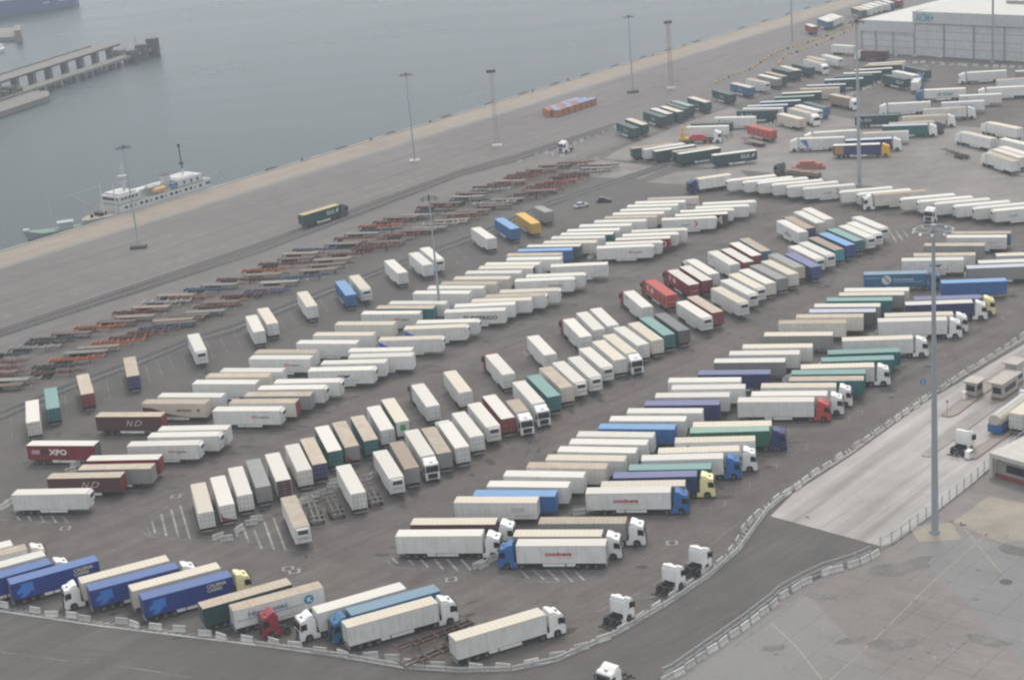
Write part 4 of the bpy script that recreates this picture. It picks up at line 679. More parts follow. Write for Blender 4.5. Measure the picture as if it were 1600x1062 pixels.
MD={'blocks1':[[-81.18,237.3],[-75.54,234.32],[-72.6,232.41],[-69.31,231.53],[-67.06,230.05],[-61.12,228.15],[-59.03,226.72],[-55.63,225.32],[-51.92,223.97],[-47.89,221.86],[-45.31,220.38],[-41.35,218.92],[-37.43,217.47],[-34.26,215.92],[-30.46,213.54],[-27.18,212.01],[-23.23,210.83],[-20.17,209.58],[-17.55,207.73],[-13.82,206.38],[-8.62,205.01],[-4.96,204.37],[-1.13,204.83],[2.43,206.26],[5.85,207.98],[9.03,210.02],[11.93,212.49],[14.62,215.36],[17.24,218.17],[19.95,221.31],[22.7,224.25],[25.54,227.54],[28.13,230.69],[30.27,234.31],[31.82,237.56],[33.35,241.71],[34.78,244.23],[36.26,246.61],[40.34,252.08],[42.4,253.98],[44.55,256.24],[46.29,258.63],[48.44,261.34],[50.8,263.69],[53.6,267.1],[57.75,271.82],[60.03,274.01],[62.53,276.98],[65.12,280.0],[67.46,282.73],[69.52,285.17],[72.14,287.94],[74.38,290.87],[79.19,295.92],[82.1,299.32],[84.39,302.01],[86.86,304.71],[89.88,307.81],[92.16,310.18],[94.66,313.24],[97.22,315.95],[99.39,318.49],[101.96,321.5]],'blocks2':[[16.42,197.54],[18.08,198.78],[19.83,200.68],[21.48,202.42],[23.3,204.39],[25.04,206.17],[26.87,208.2],[28.62,210.05],[30.3,211.95],[31.88,213.89],[33.65,215.84],[35.49,218.33],[37.62,220.29],[39.38,221.82],[42.94,224.39],[44.45,224.92],[47.19,226.21],[49.13,227.34],[50.9,228.69]],'kerb':[[-89.21,242.73],[-81.36,235.79],[-64.64,227.89],[-40.01,217.49],[-27.18,211.63],[-18.63,207.05],[-10.74,204.6],[-3.82,203.75],[2.31,205.32],[11.21,211.63],[19.24,219.34],[25.85,226.62],[31.4,234.39],[35.19,242.11],[38.27,248.42],[43.85,255.85],[56.22,269.18],[73.89,290.85],[102.0,320.28],[122.51,342.13]],'fence2':[[15.29,196.66],[33.36,216.87],[43.93,225.66],[52.36,231.06],[55.2,233.23],[63.36,242.06],[72.28,252.25],[78.44,259.97],[92.35,275.33]],'conc':[[38.43,246.36],[52.62,232.15],[54.35,232.94],[63.48,242.53],[78.74,259.91],[107.22,291.79],[124.66,340.52],[101.04,317.23],[73.47,289.23],[55.97,268.05],[43.61,254.56]],'lot':[[16.11,196.52],[33.26,216.28],[43.8,225.03],[55.09,232.79],[63.23,241.59],[78.58,259.37],[120.99,302.97],[74.15,181.84],[33.24,173.92],[3.44,181.47]],'yardc':[[34.06,526.06],[39.06,537.09],[52.29,554.84],[70.37,579.09],[83.68,594.02],[92.94,568.4],[113.9,564.42],[120.34,549.61],[144.28,532.8],[176.81,496.96],[143.07,360.05],[131.4,413.71],[118.32,437.18],[111.43,450.58],[94.3,469.5],[75.77,489.95],[55.14,507.6]],'laneisl1':[[75.36,282.73],[76.6,281.77],[78.22,282.68],[84.24,289.96],[92.38,299.3],[100.77,308.46],[98.94,310.53],[90.65,301.61],[80.4,288.86]],'laneisl2':[[73.48,263.99],[74.16,261.81],[75.72,262.03],[81.2,268.11],[87.71,274.87],[94.32,281.33],[94.47,285.31],[87.6,278.09],[79.15,268.59]],'laneisl3':[[67.35,265.41],[68.44,264.58],[75.99,273.0],[86.27,285.01],[84.4,286.49],[74.53,275.85]],'masts':[[-101.39,460.52],[-26.69,546.5],[53.8,640.62],[61.63,235.17],[100.32,461.33],[190.29,638.71],[-15.86,372.68],[131.9,734.96]],'lat':[[0.62,559.02],[68.4,640.39]],'pal':[[17.69,606.59],[21.33,610.0],[24.94,612.17],[28.65,615.65],[32.41,619.16],[36.2,622.71]],'tract':[[70.7,261.75],[74.09,267.38],[-18.15,219.92],[17.17,222.39],[20.97,226.93],[8.55,213.07],[12.51,217.2],[23.22,229.75],[26.61,233.54],[-17.22,203.98],[9.61,198.99],[-36.76,221.36],[22.75,540.99]],'booth':[[83.73,291.48],[89.09,290.46],[92.45,295.63]],'sign2':[[76.5,283.1]],'cars':[[22.68,463.86],[29.29,467.68]],'sign':[[74.95,294.07]],'yellow':[[-133.77,389.09],[-116.83,408.53],[-68.92,462.96],[-14.61,532.51],[5.38,552.66]],'dash2':[[5.38,552.66],[29.67,594.61],[54.37,619.15],[86.63,650.34]],'f1a':[[-130.51,377.87],[-121.39,388.61],[-67.53,451.15],[-11.52,525.45],[5.03,539.29],[41.57,579.3]],'f1b':[[-129.46,374.26],[-120.39,384.81],[-66.53,442.66],[-11.51,518.83],[4.85,532.34],[41.73,573.32]],'r2a':[[-110.53,317.94],[-104.59,324.46],[-94.49,338.49],[-81.36,353.06],[-72.96,364.77],[-63.45,371.61],[-46.17,393.3],[-30.92,411.41],[-8.24,436.41],[13.69,467.99],[51.94,507.04]],'r2b':[[-111.52,321.4],[-105.53,328.05],[-95.37,342.36],[-82.13,357.24],[-73.5,368.21],[-64.05,376.21],[-46.55,397.83],[-31.12,415.71],[-8.22,441.2],[13.91,472.66],[51.5,510.05]],'fend':[[-74.82,554.61],[-53.42,580.27],[-36.67,599.53],[-17.23,623.19],[-0.81,642.4],[12.69,658.77],[26.28,674.67],[39.88,690.0],[53.58,706.28],[67.21,721.87],[80.69,736.63],[94.69,754.02],[121.68,781.88],[134.87,798.43],[148.61,815.66],[161.74,829.25],[175.53,845.83]],'boll':[[-65.67,563.81],[-43.24,589.48],[-22.99,614.28],[16.3,661.41],[34.1,676.85],[71.11,725.17],[88.28,743.82]],'yb1':[[86.06,644.54],[94.54,658.55],[102.19,667.23],[114.42,694.39],[120.61,707.09],[130.68,718.01],[146.91,737.72],[169.53,770.43]],'yb2':[[115.7,676.28],[122.26,696.97],[129.35,703.73],[141.75,718.97],[165.68,759.58]],'blocks3':[[7.17,530.44],[12.91,537.73],[16.2,540.76],[20.72,546.25],[26.18,552.58],[28.65,555.65],[31.19,558.73],[33.81,560.96],[36.51,565.5],[39.69,569.31],[41.32,572.12],[18.12,536.81],[21.13,534.24],[24.49,531.02],[27.79,528.35],[31.44,525.3]],'blocks4':[[164.07,651.22],[166.82,650.9],[169.8,646.69],[172.4,643.55],[175.14,639.93],[177.82,638.41],[178.92,635.75],[182.36,633.8],[185.28,630.14],[188.31,628.03],[190.7,625.88],[193.08,623.75],[195.44,621.63],[126.55,595.69],[128.27,598.26],[129.92,599.15],[133.68,604.23],[135.45,606.87],[136.87,607.92],[138.93,610.45],[141.38,614.63],[164.58,639.8],[165.39,639.35],[161.85,673.24],[167.87,667.48],[176.0,660.52],[183.7,653.85],[191.52,647.16],[199.76,639.43],[73.43,538.97],[75.83,541.13],[77.69,542.47],[79.92,544.74],[89.63,552.61],[91.73,556.22],[93.86,559.87]],'blocks5':[[-50.71,256.07],[-49.2,255.01],[-47.55,258.47],[-45.8,260.7],[-45.11,262.13],[-39.98,264.5],[-38.94,266.17],[-38.21,267.66],[-37.22,268.83],[-36.22,270.0],[-34.11,271.23],[-33.09,273.85],[-32.76,275.51],[-26.85,276.24],[-25.36,277.97],[-8.12,236.91],[-7.34,236.75],[-5.83,238.74],[8.47,253.36],[30.0,292.15],[31.46,292.47],[51.72,307.69],[52.74,308.55],[59.6,313.67],[74.07,329.48],[75.2,330.9],[73.21,327.99],[21.18,408.81],[22.29,410.91],[103.08,366.08],[105.52,368.54],[-83.0,291.92],[-82.65,294.66],[-91.42,277.47],[-90.93,279.07],[-79.48,317.98],[-78.49,318.83],[16.2,414.2]],'st':[[[-63.49,266.12],[-61.87,260.53]],[[-62.28,268.55],[-59.8,259.08]],[[-60.83,270.15],[-57.65,258.23]],[[-59.49,271.52],[-55.54,256.93]],[[-48.59,259.58],[-47.64,256.32]],[[-47.3,260.34],[-45.41,253.6]],[[-45.14,258.34],[-42.99,250.65]],[[-43.79,261.44],[-40.95,249.99]],[[-42.46,263.0],[-39.03,249.36]],[[-21.64,242.87],[-20.6,240.78]],[[-19.3,242.29],[-18.07,239.57]],[[-17.24,241.87],[-15.86,238.37]],[[-15.02,241.31],[-13.57,237.33]],[[-13.02,240.8],[-11.3,236.34]],[[-10.82,240.36],[-9.29,236.17]],[[-1.75,234.68],[-0.61,231.64]],[[0.2,234.29],[1.7,230.69]],[[2.33,233.87],[3.95,229.6]],[[4.43,233.23],[5.92,229.0]],[[6.49,232.61],[7.63,229.21]],[[-88.28,273.09],[-87.07,271.09]],[[-86.26,272.99],[-85.13,270.68]],[[-84.01,272.51],[-82.58,269.44]],[[-81.9,272.07],[-80.25,268.6]],[[-79.74,271.28],[-78.19,268.17]],[[96.78,412.97],[95.72,399.63]],[[98.1,410.85],[97.57,400.75]],[[99.9,410.22],[99.43,403.27]],[[-110.72,348.41],[-109.58,345.63]],[[-109.47,348.93],[-107.63,345.53]],[[-107.21,348.76],[-105.39,345.37]],[[-104.69,348.1],[-103.15,345.2]],[[15.97,221.59],[19.06,222.65]]],'ln':[[[4.2,217.17],[9.48,219.36],[14.42,222.92],[18.78,226.92],[26.49,236.31],[33.87,245.83]],[[13.65,220.6],[16.25,222.57],[18.28,224.05]],[[-64.02,261.24],[-62.52,259.39],[-44.03,251.59],[-35.41,247.9]],[[-62.5,259.89],[-64.07,263.85],[-63.95,268.09],[-61.76,272.01],[-58.06,275.43]],[[-22.36,242.2],[-21.25,239.44],[-8.86,234.96],[1.66,229.83],[7.82,228.84],[10.88,231.3],[11.6,234.28]],[[-8.86,234.96],[-6.89,235.92]],[[-90.97,272.46],[-81.86,269.18],[-78.36,268.31],[-75.61,270.84]],[[-51.77,234.49],[-48.7,233.47],[-41.46,229.77],[-34.36,225.54]],[[-77.84,222.35],[-68.55,218.41],[-57.68,214.25],[-47.95,209.66]]],'seam':[[[48.12,207.69],[56.08,218.0],[68.97,233.18]],[[32.38,211.17],[34.64,203.69],[36.22,194.39]],[[37.11,194.24],[43.17,201.27],[46.86,206.05]],[[66.24,238.02],[66.77,226.35],[67.35,218.92]]],'mh':[[-78.17,266.01],[-37.92,242.28],[-36.8,241.14],[-12.26,233.41],[-60.97,276.06],[21.96,239.57],[66.99,217.12],[65.0,238.53],[66.64,236.98]],'patch1':[[58.88,235.51],[61.63,238.51],[65.4,236.76],[62.1,231.82]],'patch2':[[65.37,238.45],[73.26,246.76],[79.26,241.65],[75.65,230.41],[70.15,229.71]],'darkp':[[41.59,232.11],[44.99,235.56],[46.27,231.39],[44.71,229.45]],'crane':[[59.94,538.98],[72.89,535.39]],'lowload':[[79.41,481.42],[92.47,467.71]],'ppl':[[-44.15,222.92],[-43.18,221.55]],'extra':[[[-36.96,269.4],[-34.26,256.73],'gr','grey skeletal chassis standing beside the beige trailer in the lower rank'],[[-33.91,269.86],[-31.19,259.47],'gr','grey skeletal chassis standing left of the white trailer in the lower rank'],[[-27.89,274.24],[-24.99,263.21],'gr','grey skeletal chassis standing between two white trailers in the lower rank'],[[-18.82,211.05],[-9.93,216.67],'br','brown skeletal chassis lying beside the white truck on the bottom road'],[[-15.03,208.17],[-12.24,210.24],'br','short brown chassis half hidden behind the last angled truck'],[[78.83,533.54],[83.64,523.04],'tn','tan flatbed standing in front of the red container'],[[132.3,492.89],[136.16,480.93],'br','brown empty flatbed alone on the pale yard']],'tp1':[10.74,214.2],'tp2':[19.09,222.67],'tp3':[23.68,227.96],'tp4':[-36.3,221.11],'tp5':[10.18,197.33],'tp6':[23.42,541.74],'tp7':[109.42,417.02],'tankc':[85.72,276.42],'car3':[59.69,472.25],'lanebox':[89.46,275.9],'lotw':[[[48.24,199.3],[48.55,197.5]],[[51.1,199.85],[51.88,196.74]],[[54.2,201.25],[54.87,198.12]]],'slab1':[[38.99,218.63],[44.68,192.6],[46.28,183.43],[19.97,187.8],[17.38,196.64],[26.92,206.91],[33.45,214.27]],'slab2':[[56.63,229.29],[59.62,214.27],[62.68,190.14],[69.93,192.2],[85.9,237.75],[69.57,229.37],[65.05,233.76]],'lotst':[[53.48,224.2,2.2,10],[56.13,225.41,1.6,30],[47.68,202.25,1.8,0],[40.86,217.45,1.2,-20],[71.61,226.71,1.6,-40],[42.09,204.16,1.0,20],[31.64,203.87,0.9,0],[59.76,200.96,1.5,-30]],'ent1':[[25.32,516.11],[31.95,524.96],[44.79,511.88],[51.92,505.18],[41.94,492.9],[28.22,501.05]],'ent2':[[43.34,487.97],[54.08,498.77],[71.2,497.26],[73.5,476.05],[57.18,478.24]],'tm':[74.59,262.58],'tm2':[81.53,289.95],'off0':[76.55,254.0],'offa':-0.913,'j0':[-217.33,788.97],'j1':[-177.48,908.03],'j2':[[-244.95,791.33],[-228.04,795.14],[-202.6,783.77],[-198.88,767.89],[-211.9,733.5],[-221.29,707.92]],'j3':[[-310.81,1023.64],[-328.04,1084.4],[-285.43,1059.47],[-273.29,1011.12]],'j3b':[[-274.32,1006.25],[-281.12,1033.09],[-278.25,1037.02],[-269.86,1003.44]],'fy0':[-343.96,1139.26],'fy1':[-273.38,1195.93],'wb':[[-274.7,958.23],[-281.07,982.23],[-273.66,977.75],[-270.54,965.72]]}

Q0 = Vector((-142.9, 470.6)); QD = Vector((math.cos(R(50.24)), math.sin(R(50.24)))); QN = Vector((QD.y, -QD.x))
def Q(s, d): p = Q0 + QD*s + QN*d; return (p.x, p.y)
def struct(name, mb, mat): return tag(mb.build(name, mat), kind='structure')
def sheet(name, pts, z, mat):
    b = MB(); b.face([(p[0], p[1], z) for p in pts]); return struct(name, b, mat)
# land: one slab reaching beyond what can be seen, with a real quay wall on the water side
b = MB(); b.slab([Q(-900, 0), Q(-900, 1900), Q(1900, 1900), Q(1900, 0)], -6, 0)
struct('ground', b, G_park)
wm, n, l, bs = mat_base('harbour_water')
g = n.new('ShaderNodeNewGeometry'); mp = n.new('ShaderNodeMapping'); mp.inputs['Rotation'].default_value = (0,0,R(-12)); mp.inputs['Scale'].default_value = (1, 3.2, 1)
l.new(g.outputs['Position'], mp.inputs[0])
t1 = n.new('ShaderNodeTexNoise'); t1.inputs['Scale'].default_value = .35; t1.inputs['Detail'].default_value = 7; t1.inputs['Roughness'].default_value = .62; l.new(mp.outputs[0], t1.inputs['Vector'])
t2 = n.new('ShaderNodeTexNoise'); t2.inputs['Scale'].default_value = .008; t2.inputs['Detail'].default_value = 5; l.new(mp.outputs[0], t2.inputs['Vector'])
rw = ramp(n, l, t2.outputs[0], .38, .68, (.008,.022,.027), (.020,.036,.040)); l.new(rw.outputs[0], bs.inputs['Base Color'])
bp = n.new('ShaderNodeBump'); bp.inputs['Strength'].default_value = .55; bp.inputs['Distance'].default_value = .5; l.new(t1.outputs[0], bp.inputs['Height']); l.new(bp.outputs[0], bs.inputs['Normal'])
rr = n.new('ShaderNodeMapRange'); rr.inputs[3].default_value = .16; rr.inputs[4].default_value = .34; l.new(t2.outputs[0], rr.inputs[0]); l.new(rr.outputs[0], bs.inputs['Roughness'])
bs.inputs['IOR'].default_value = 1.33; bs.inputs['Specular IOR Level'].default_value = .26
b = MB(); b.face([(-2600,-1200,-3.2),(2600,-1200,-3.2),(2600,3600,-3.2),(-2600,3600,-3.2)]); struct('water', b, wm)
def strip(pts, wd, z, mb, side_=0):
    for i in range(len(pts)-1):
        a = Vector(pts[i]); c = Vector(pts[i+1]); d = (c-a).normalized(); nn = Vector((-d.y, d.x))*wd/2
        o = nn*side_
        mb.face([(*(a-nn+o), z), (*(c-nn+o), z), (*(c+nn+o), z), (*(a+nn+o), z)])
# quay surfaces
sheet('quay_road', [Q(-900, 15.5), Q(-900, 93), Q(-160, 93), Q(60, 92), Q(165, 93), Q(420, 96), Q(900, 96), Q(900, 15.5)], .02, G_quay)
sheet('quay_apron', [Q(-900, .9), Q(-900, 13.2), Q(900, 15.2), Q(900, .9)], .024, G_apron)
sheet('quay_strip', [Q(-900, 13.3), Q(-900, 16.2), Q(900, 18.4), Q(900, 15.3)], .036, G_strip)
b = MB(); k0, k1 = Q(-900, -.15), Q(900, -.15); b.slab([k0, k1, Q(900, .85), Q(-900, .85)], -.6, .28); struct('quay_kerb', b, G_kerb)
sheet('chassis_yard_ground', [Q(-400,104), Q(-50,103), Q(60,104), Q(150,105), Q(215,103), Q(218,150), Q(160,172), Q(60,168), Q(-60,168), Q(-400,168)], .02, ground('asphalt_chassis_yard', (0.093,0.086,0.082), (0.112,0.106,0.099), stain=.5, speck=.14, streak=(50.2,.12)))
sheet('concrete_yard_ground', MD['yardc'], .022, G_yardc)
sheet('toll_lanes', MD['conc'], .024, G_conc)
sheet('concrete_lot_ground', MD['lot'], .026, G_lot)
kr = MD['kerb']
sheet('road', [p for p in kr[:16]] + [tuple(p) for p in ((38.43,246.36),(52.62,232.15),(43.8,225.03),(33.26,216.28),(16.11,196.52),(-10,160),(-160,160),(-160,260))], .014, G_road)
sheet('paving_patch', MD['patch1'], .034, G_beige); sheet('paving_patch', MD['patch2'], .034, G_beige); sheet('asphalt_patch', MD['darkp'], .03, G_dk)
for k in ('laneisl1', 'laneisl2', 'laneisl3'):
    b = MB(); b.slab(MD[k], .0, .16); struct('traffic_island', b, ground('island_'+k, (.30,.27,.25), (.25,.23,.215), stain=.2, speck=.15))
    b = MB(); pl = MD[k]+[MD[k][0]]; strip(pl, .25, .168, b); struct('island_kerb', b, G_brick if k != 'laneisl3' else G_kerb)
b = MB(); strip(kr, .5, .15, b); n_ = len(b.f)
kb = MB()
for i in range(len(kr)-1):
    a = Vector(kr[i]); c = Vector(kr[i+1]); d = (c-a).normalized(); nn = Vector((-d.y, d.x))*.2
    kb.slab([a-nn, c-nn, c+nn, a+nn], 0, .15)
struct('kerb', kb, G_kerb)
# painted markings
b = MB()
for a, c in MD['st']: strip([a, c], .34, .030, b)
def offs(pts, d):
    out = []
    for i, p in enumerate(pts):
        a = Vector(pts[max(0, i-1)]); c = Vector(pts[min(len(pts)-1, i+1)]); u = (c-a).normalized(); out.append(tuple(Vector(p)+Vector((-u.y, u.x))*d))
    return out
def along(pts, step, start=0):
    out = []; acc = start
    for i in range(len(pts)-1):
        a = Vector(pts[i]); c = Vector(pts[i+1]); L = (c-a).length; d = (c-a)/L
        while acc < L: out.append((a+d*acc, d)); acc += step
        acc -= L
    return out
for p, d in along(kr, 1.25):                                   # short hatch bars between kerb and barrier blocks; by toll lanes, painted rail-post shadows
    nn = Vector((-d.y, d.x)); q = (d*.75+nn*.65).normalized()
    a = p+nn*.45; c = a+q*1.5
    strip([a, c], .32, .030, b)
struct('road_markings_and_rail_shade', b, G_paint)
b = MB()
for ln in MD['ln']: strip(ln, .16, .028, b)
ra = MD['r2a']
for p, d in along([tuple(Vector(q)) for q in ra[:9]], 3.55, 1.0):        # bays of the spaced line along the rails
    u = Vector((math.cos(R(-75)), math.sin(R(-75)))); strip([p-u*1.0, p+u*13.5], .13, .028, b)
ROWL = {}
for ln in TR.strip().split('\n'):
    f = ln.split('|')
    if f[0] in ('WL','WR','H','K','D','E','A','N','P'):
        h = R(float(f[3])); u = Vector((math.cos(h), math.sin(h))); nn = Vector((-u.y, u.x)); c = Vector((float(f[1]), float(f[2])))
        L = 8.4
        strip([c-u*(L)+nn*1.72, c+u*(L+.6)+nn*1.72], .13, .028, b)
        if f[0] == 'K':
            e_ = c+u*(L+2.6); strip([e_+nn*1.72, e_+u*2.0+nn*1.72], .13, .028, b); strip([e_+u*2+nn*1.72, e_+u*2-nn*1.0], .13, .028, b)
struct('bay_markings', b, G_paintf)
b = MB()
for p, d in along(MD['yellow'], 5.0): strip([p, p+d*2.6], .35, .036, b)
for p, d in along(MD['dash2'], 6.0): strip([p, p+d*2.0], .3, .036, b)
for p, d in along(MD['yellow'], 5.0, 2.0): strip([p+Vector((d.y,-d.x))*-2.2, p+Vector((d.y,-d.x))*-2.2+d*1.2], .2, .036, b)
struct('yellow_markings', b, G_yel)
b = MB()
for k in ('f1a','f1b','r2a','r2b'): strip(MD[k], .7, .052, b)
struct('rail_channels', b, ground('channel_dark', (.045,.045,.048), (.06,.06,.062), stain=0, speck=.2))
b = MB()
for ln in MD['seam']: strip(ln, .22, .034, b)
struct('lot_joint_lines', b, G_beige)
b = MB()
for ln in MD['lotw']: strip(ln, .45, .034, b)
struct('lot_worn_marks', b, G_paintf)
sheet('lot_light_slab', MD['slab1'], .030, ground('concrete_slab_light', (.185,.181,.176), (.208,.204,.198), stain=.4, speck=.10, patch=.04, stc=(.12,.118,.11)))
sheet('lot_light_slab', MD['slab2'], .030, ground('concrete_slab_blue', (.178,.176,.174), (.20,.198,.195), stain=.3, speck=.10, patch=.04, stc=(.12,.118,.11)))
sheet('entrance_concrete', MD['ent1'], .030, G_yardc); sheet('entrance_concrete', MD['ent2'], .028, G_yardc)
# oil and tyre marks worn into the surfaces
G_oil = ground('oil_dark', (.058,.056,.055), (.072,.070,.068), stain=0, speck=.2); G_tyre = ground('tyre_dark', (.090,.086,.084), (.104,.100,.097), stain=0, speck=.15, patch=.2)
b = MB(); rs = random.Random(4)
def blob(b, x, y, r, z, ang=0, el=1.0):
    n_ = 11; pts = []
    for i in range(n_):
        t = 2*math.pi*i/n_; rr_ = r*rs.uniform(.65, 1.2); px_, py_ = rr_*math.cos(t)*el, rr_*math.sin(t)
        pts.append((x+px_*math.cos(ang)-py_*math.sin(ang), y+px_*math.sin(ang)+py_*math.cos(ang), z))
    b.face(pts)
for ln in TR.strip().split('\n'):
    f = ln.split('|'); h = R(float(f[3])); u = Vector((math.cos(h), math.sin(h))); c = Vector((float(f[1]), float(f[2])))
    if f[0] in ('U','V','X','Y'): continue
    for k in range(3):
        d_ = rs.choice((-1, 1))*rs.uniform(7.0, 11.5); p = c+u*d_+Vector((rs.uniform(-1.2, 1.2), rs.uniform(-1.2, 1.2))); blob(b, p.x, p.y, rs.uniform(.25, .85), .021+.0006*k, h, rs.uniform(1, 2.4))
struct('oil_stains', b, G_oil)
b = MB()
for i, (x_, y_, r_, a_) in enumerate(MD['lotst']): blob(b, x_, y_, r_, .040+.0005*i, R(a_), 2.2)
for i in range(34): blob(b, rs.uniform(22, 84), rs.uniform(184, 250), rs.uniform(.15, .5), .0425+.0003*i, rs.uniform(0, 3), 1.5)
struct('lot_stains', b, ground('lot_stain', (.158,.154,.150), (.182,.177,.172), stain=0, speck=.3, patch=.3))
b = MB()
ua = Vector((math.cos(R(47)), math.sin(R(47)))); ub = Vector((-ua.y, ua.x)); o_ = Vector((52, 218))
for i in range(-5, 12):
    p = o_-ub*i*5.0
    if i >= 0 or True: strip([p-ua*(28-abs(i)*.5)+ub*0, p+ua*24], .07, .0385, b)
for i in range(-5, 5): p = o_+ua*i*5.6; strip([p-ub*1, p-ub*52], .07, .0375, b)
struct('lot_slab_joints', b, ground('joint_fill', (.125,.122,.118), (.16,.156,.15), stain=0, speck=.3, patch=.3))
b = MB()
def track(P, wd=.34, gap=1.9):
    for sgn in (-1, 1):
        Q_ = offs(P, sgn*gap/2); strip(Q_, wd, .026+.0004*sgn, b)
def arc(p, h, L, k, n_=9):
    out = [p]; x, y = p
    for i in range(n_): x += math.cos(h)*L/n_; y += math.sin(h)*L/n_; h += k/n_; out.append((x, y))
    return out
for ln in TR.strip().split('\n'):
    f = ln.split('|')
    if f[0] not in ('WR','D','E','L') or rs.random() < .45: continue
    h = R(float(f[3])); u = Vector((math.cos(h), math.sin(h))); c = Vector((float(f[1]), float(f[2])))
    sg = 1; hh = h
    p = c+u*sg*7.5; track(arc((p.x, p.y), hh, rs.uniform(9, 15), rs.choice((-1, 1))*rs.uniform(.5, 1.25)), rs.uniform(.18, .34))
for i in range(9):
    p, d = rs.choice(along(kr[1:11], 3)); nn = Vector((d.y, -d.x)); q = p+nn*rs.uniform(2.5, 11); track(arc((q.x, q.y), math.atan2(d.y, d.x)+rs.uniform(-.05,.05), rs.uniform(14, 34), rs.uniform(-.1,.25)), rs.uniform(.2,.4))
struct('tyre_tracks', b, G_tyre)
b = MB()
for d_ in (15.8, 31.5, 47): strip([Q(-400, d_), Q(900, d_+1.5)], .35, .040, b)
struct('quay_slot_drains', b, G_dk)
for i, p in enumerate(MD['mh']):
    b = MB(); r_ = .9 if i < 6 else (1.3 if i == 6 else .45)
    if i < 6: b.slab([(p[0]-r_, p[1]-r_*.8), (p[0]+r_, p[1]-r_*.8), (p[0]+r_, p[1]+r_*.8), (p[0]-r_, p[1]+r_*.8)], 0, .035)
    b.slab([(p[0]+math.cos(t*math.pi/5)*r_*.7, p[1]+math.sin(t*math.pi/5)*r_*.7) for t in range(10)], 0, .05, 1)
    tag(b.build('manhole', [G_kerb, G_dk]), 'drain cover set in the ground, %s of nine from the %s' % (['first','second','third','fourth','fifth','sixth','seventh','eighth','ninth'][i], 'bottom left'), 'manhole', 'drain covers')
# ---------------------------------------------------------------- barrier blocks, fences, rails
bm_ = MB(); bm_.prism([(-.30,0),(.30,0),(.30,.12),(.13,.42),(.10,.98),(-.10,.98),(-.13,.42),(-.30,.12)], -1.05, 1.05); ME_block = bm_.mesh('barrier_block', [M_block], .02)
ORDS = 'first second third fourth fifth sixth seventh eighth ninth tenth eleventh twelfth thirteenth fourteenth fifteenth sixteenth seventeenth eighteenth nineteenth'.split()
TENS = {2:'twenty',3:'thirty',4:'forty',5:'fifty',6:'sixty',7:'seventy',8:'eighty',9:'ninety'}; TTH = {2:'twentieth',3:'thirtieth',4:'fortieth',5:'fiftieth',6:'sixtieth',7:'seventieth',8:'eightieth',9:'ninetieth'}
def ordn(i):
    if i < 20: return ORDS[i-1]
    if i >= 100: return 'hundredth' if i == 100 else 'hundred and '+ORDS[i-101]
    return TTH[i//10] if i % 10 == 0 else TENS[i//10]+'-'+ORDS[i%10-1]
def blocks(key, where, jit, skew=None):
    P = [Vector(p) for p in MD[key]]
    for i, p in enumerate(P):
        a = P[max(0, i-1)]; c = P[min(len(P)-1, i+1)]; d = c-a
        if skew is not None: ang = skew+random.uniform(-jit, jit)
        else: ang = math.atan2(d.y, d.x)+random.uniform(-jit, jit)*(1 if key != 'blocks1' or i < 26 else .15)
        o = inst('barrier_block', ME_block, None, None, (p.x, p.y, 0), ang-math.pi/2)
        tag(o, 'white concrete barrier block, %s %s' % (ordn(i+1), where), 'barrier', 'concrete barrier blocks ' + key[-1:].replace('1','along the kerb').replace('2','across the road').replace('3','at the quay gate').replace('4','in the upper yard').replace('5','left between the trucks'))
blocks('blocks1', 'from the left along the bottom kerb', .35)
blocks('blocks2', 'from the left under the lower fence', .12)
blocks('blocks3', 'in the rows at the quay gate', .1)
blocks('blocks4', 'in the upper yard and warehouse rows', .1)
blocks('blocks5', 'of those left between the parked trucks', .6, R(30))
def rail_fence(pts, h, label, post=4.0, cat='guard rail', name='guard_rail', mesh=False, rm_=None):
    t = empty(name, (pts[0][0], pts[0][1], 0)); tag(t, label, cat); o0 = Vector((pts[0][0], pts[0][1]))
    b = MB()
    P = [Vector(p)-o0 for p in pts]
    for i in range(len(P)-1):
        a, c = P[i], P[i+1]; d = (c-a).normalized(); nn = Vector((-d.y, d.x))*.06
        for z0, z1 in (((h-.35, h),) if not mesh else ((h-.06, h), (h*.5, h*.5+.05), (.1, .15))):
            b.hexa([(*(a-nn), z0), (*(c-nn), z0), (*(c+nn), z0), (*(a+nn), z0), (*(a-nn), z1), (*(c-nn), z1), (*(c+nn), z1), (*(a+nn), z1)])
    b.build('rail', rm_ or (M_alu if not mesh else M_pole), t)
    ps = along([tuple(p) for p in P], post)
    pm = MB(); pm.box(-.06, .06, -.06, .06, 0, h+.1 if mesh else h); me = pm.mesh('post', [M_pole])
    for p, d in ps[:95]:
        inst('post', me, t, None, (p.x, p.y, 0), math.atan2(d.y, d.x))
    return t
rail_fence(MD['f1a'], .8, 'long grey guard rail on the sea side of the quay road kerb', 5, rm_=M_rod)
rail_fence(MD['f1b'], .8, 'long grey guard rail on the land side of the quay road kerb', 5, rm_=M_rod)
rail_fence(MD['r2a'], .7, 'lower of the twin rails between chassis yard and trailers', 5, rm_=M_rod)
rail_fence(MD['r2b'], .7, 'upper of the twin rails between chassis yard and trailers', 5, rm_=M_rod)
b = MB(); strip([((a[0]+c[0])/2, (a[1]+c[1])/2) for a, c in zip(MD['f1a'], MD['f1b'])], 3.6, .044, b); struct('rail_gravel_bed', b, G_dk)
b = MB(); strip([((a[0]+c[0])/2, (a[1]+c[1])/2) for a, c in zip(MD['r2a'], MD['r2b'])], 5.0, .044, b); struct('rail_gravel_bed', b, G_quay)
rail_fence(kr[3:16], .75, 'curved grey guard rail between the parking kerb and the road', 3)
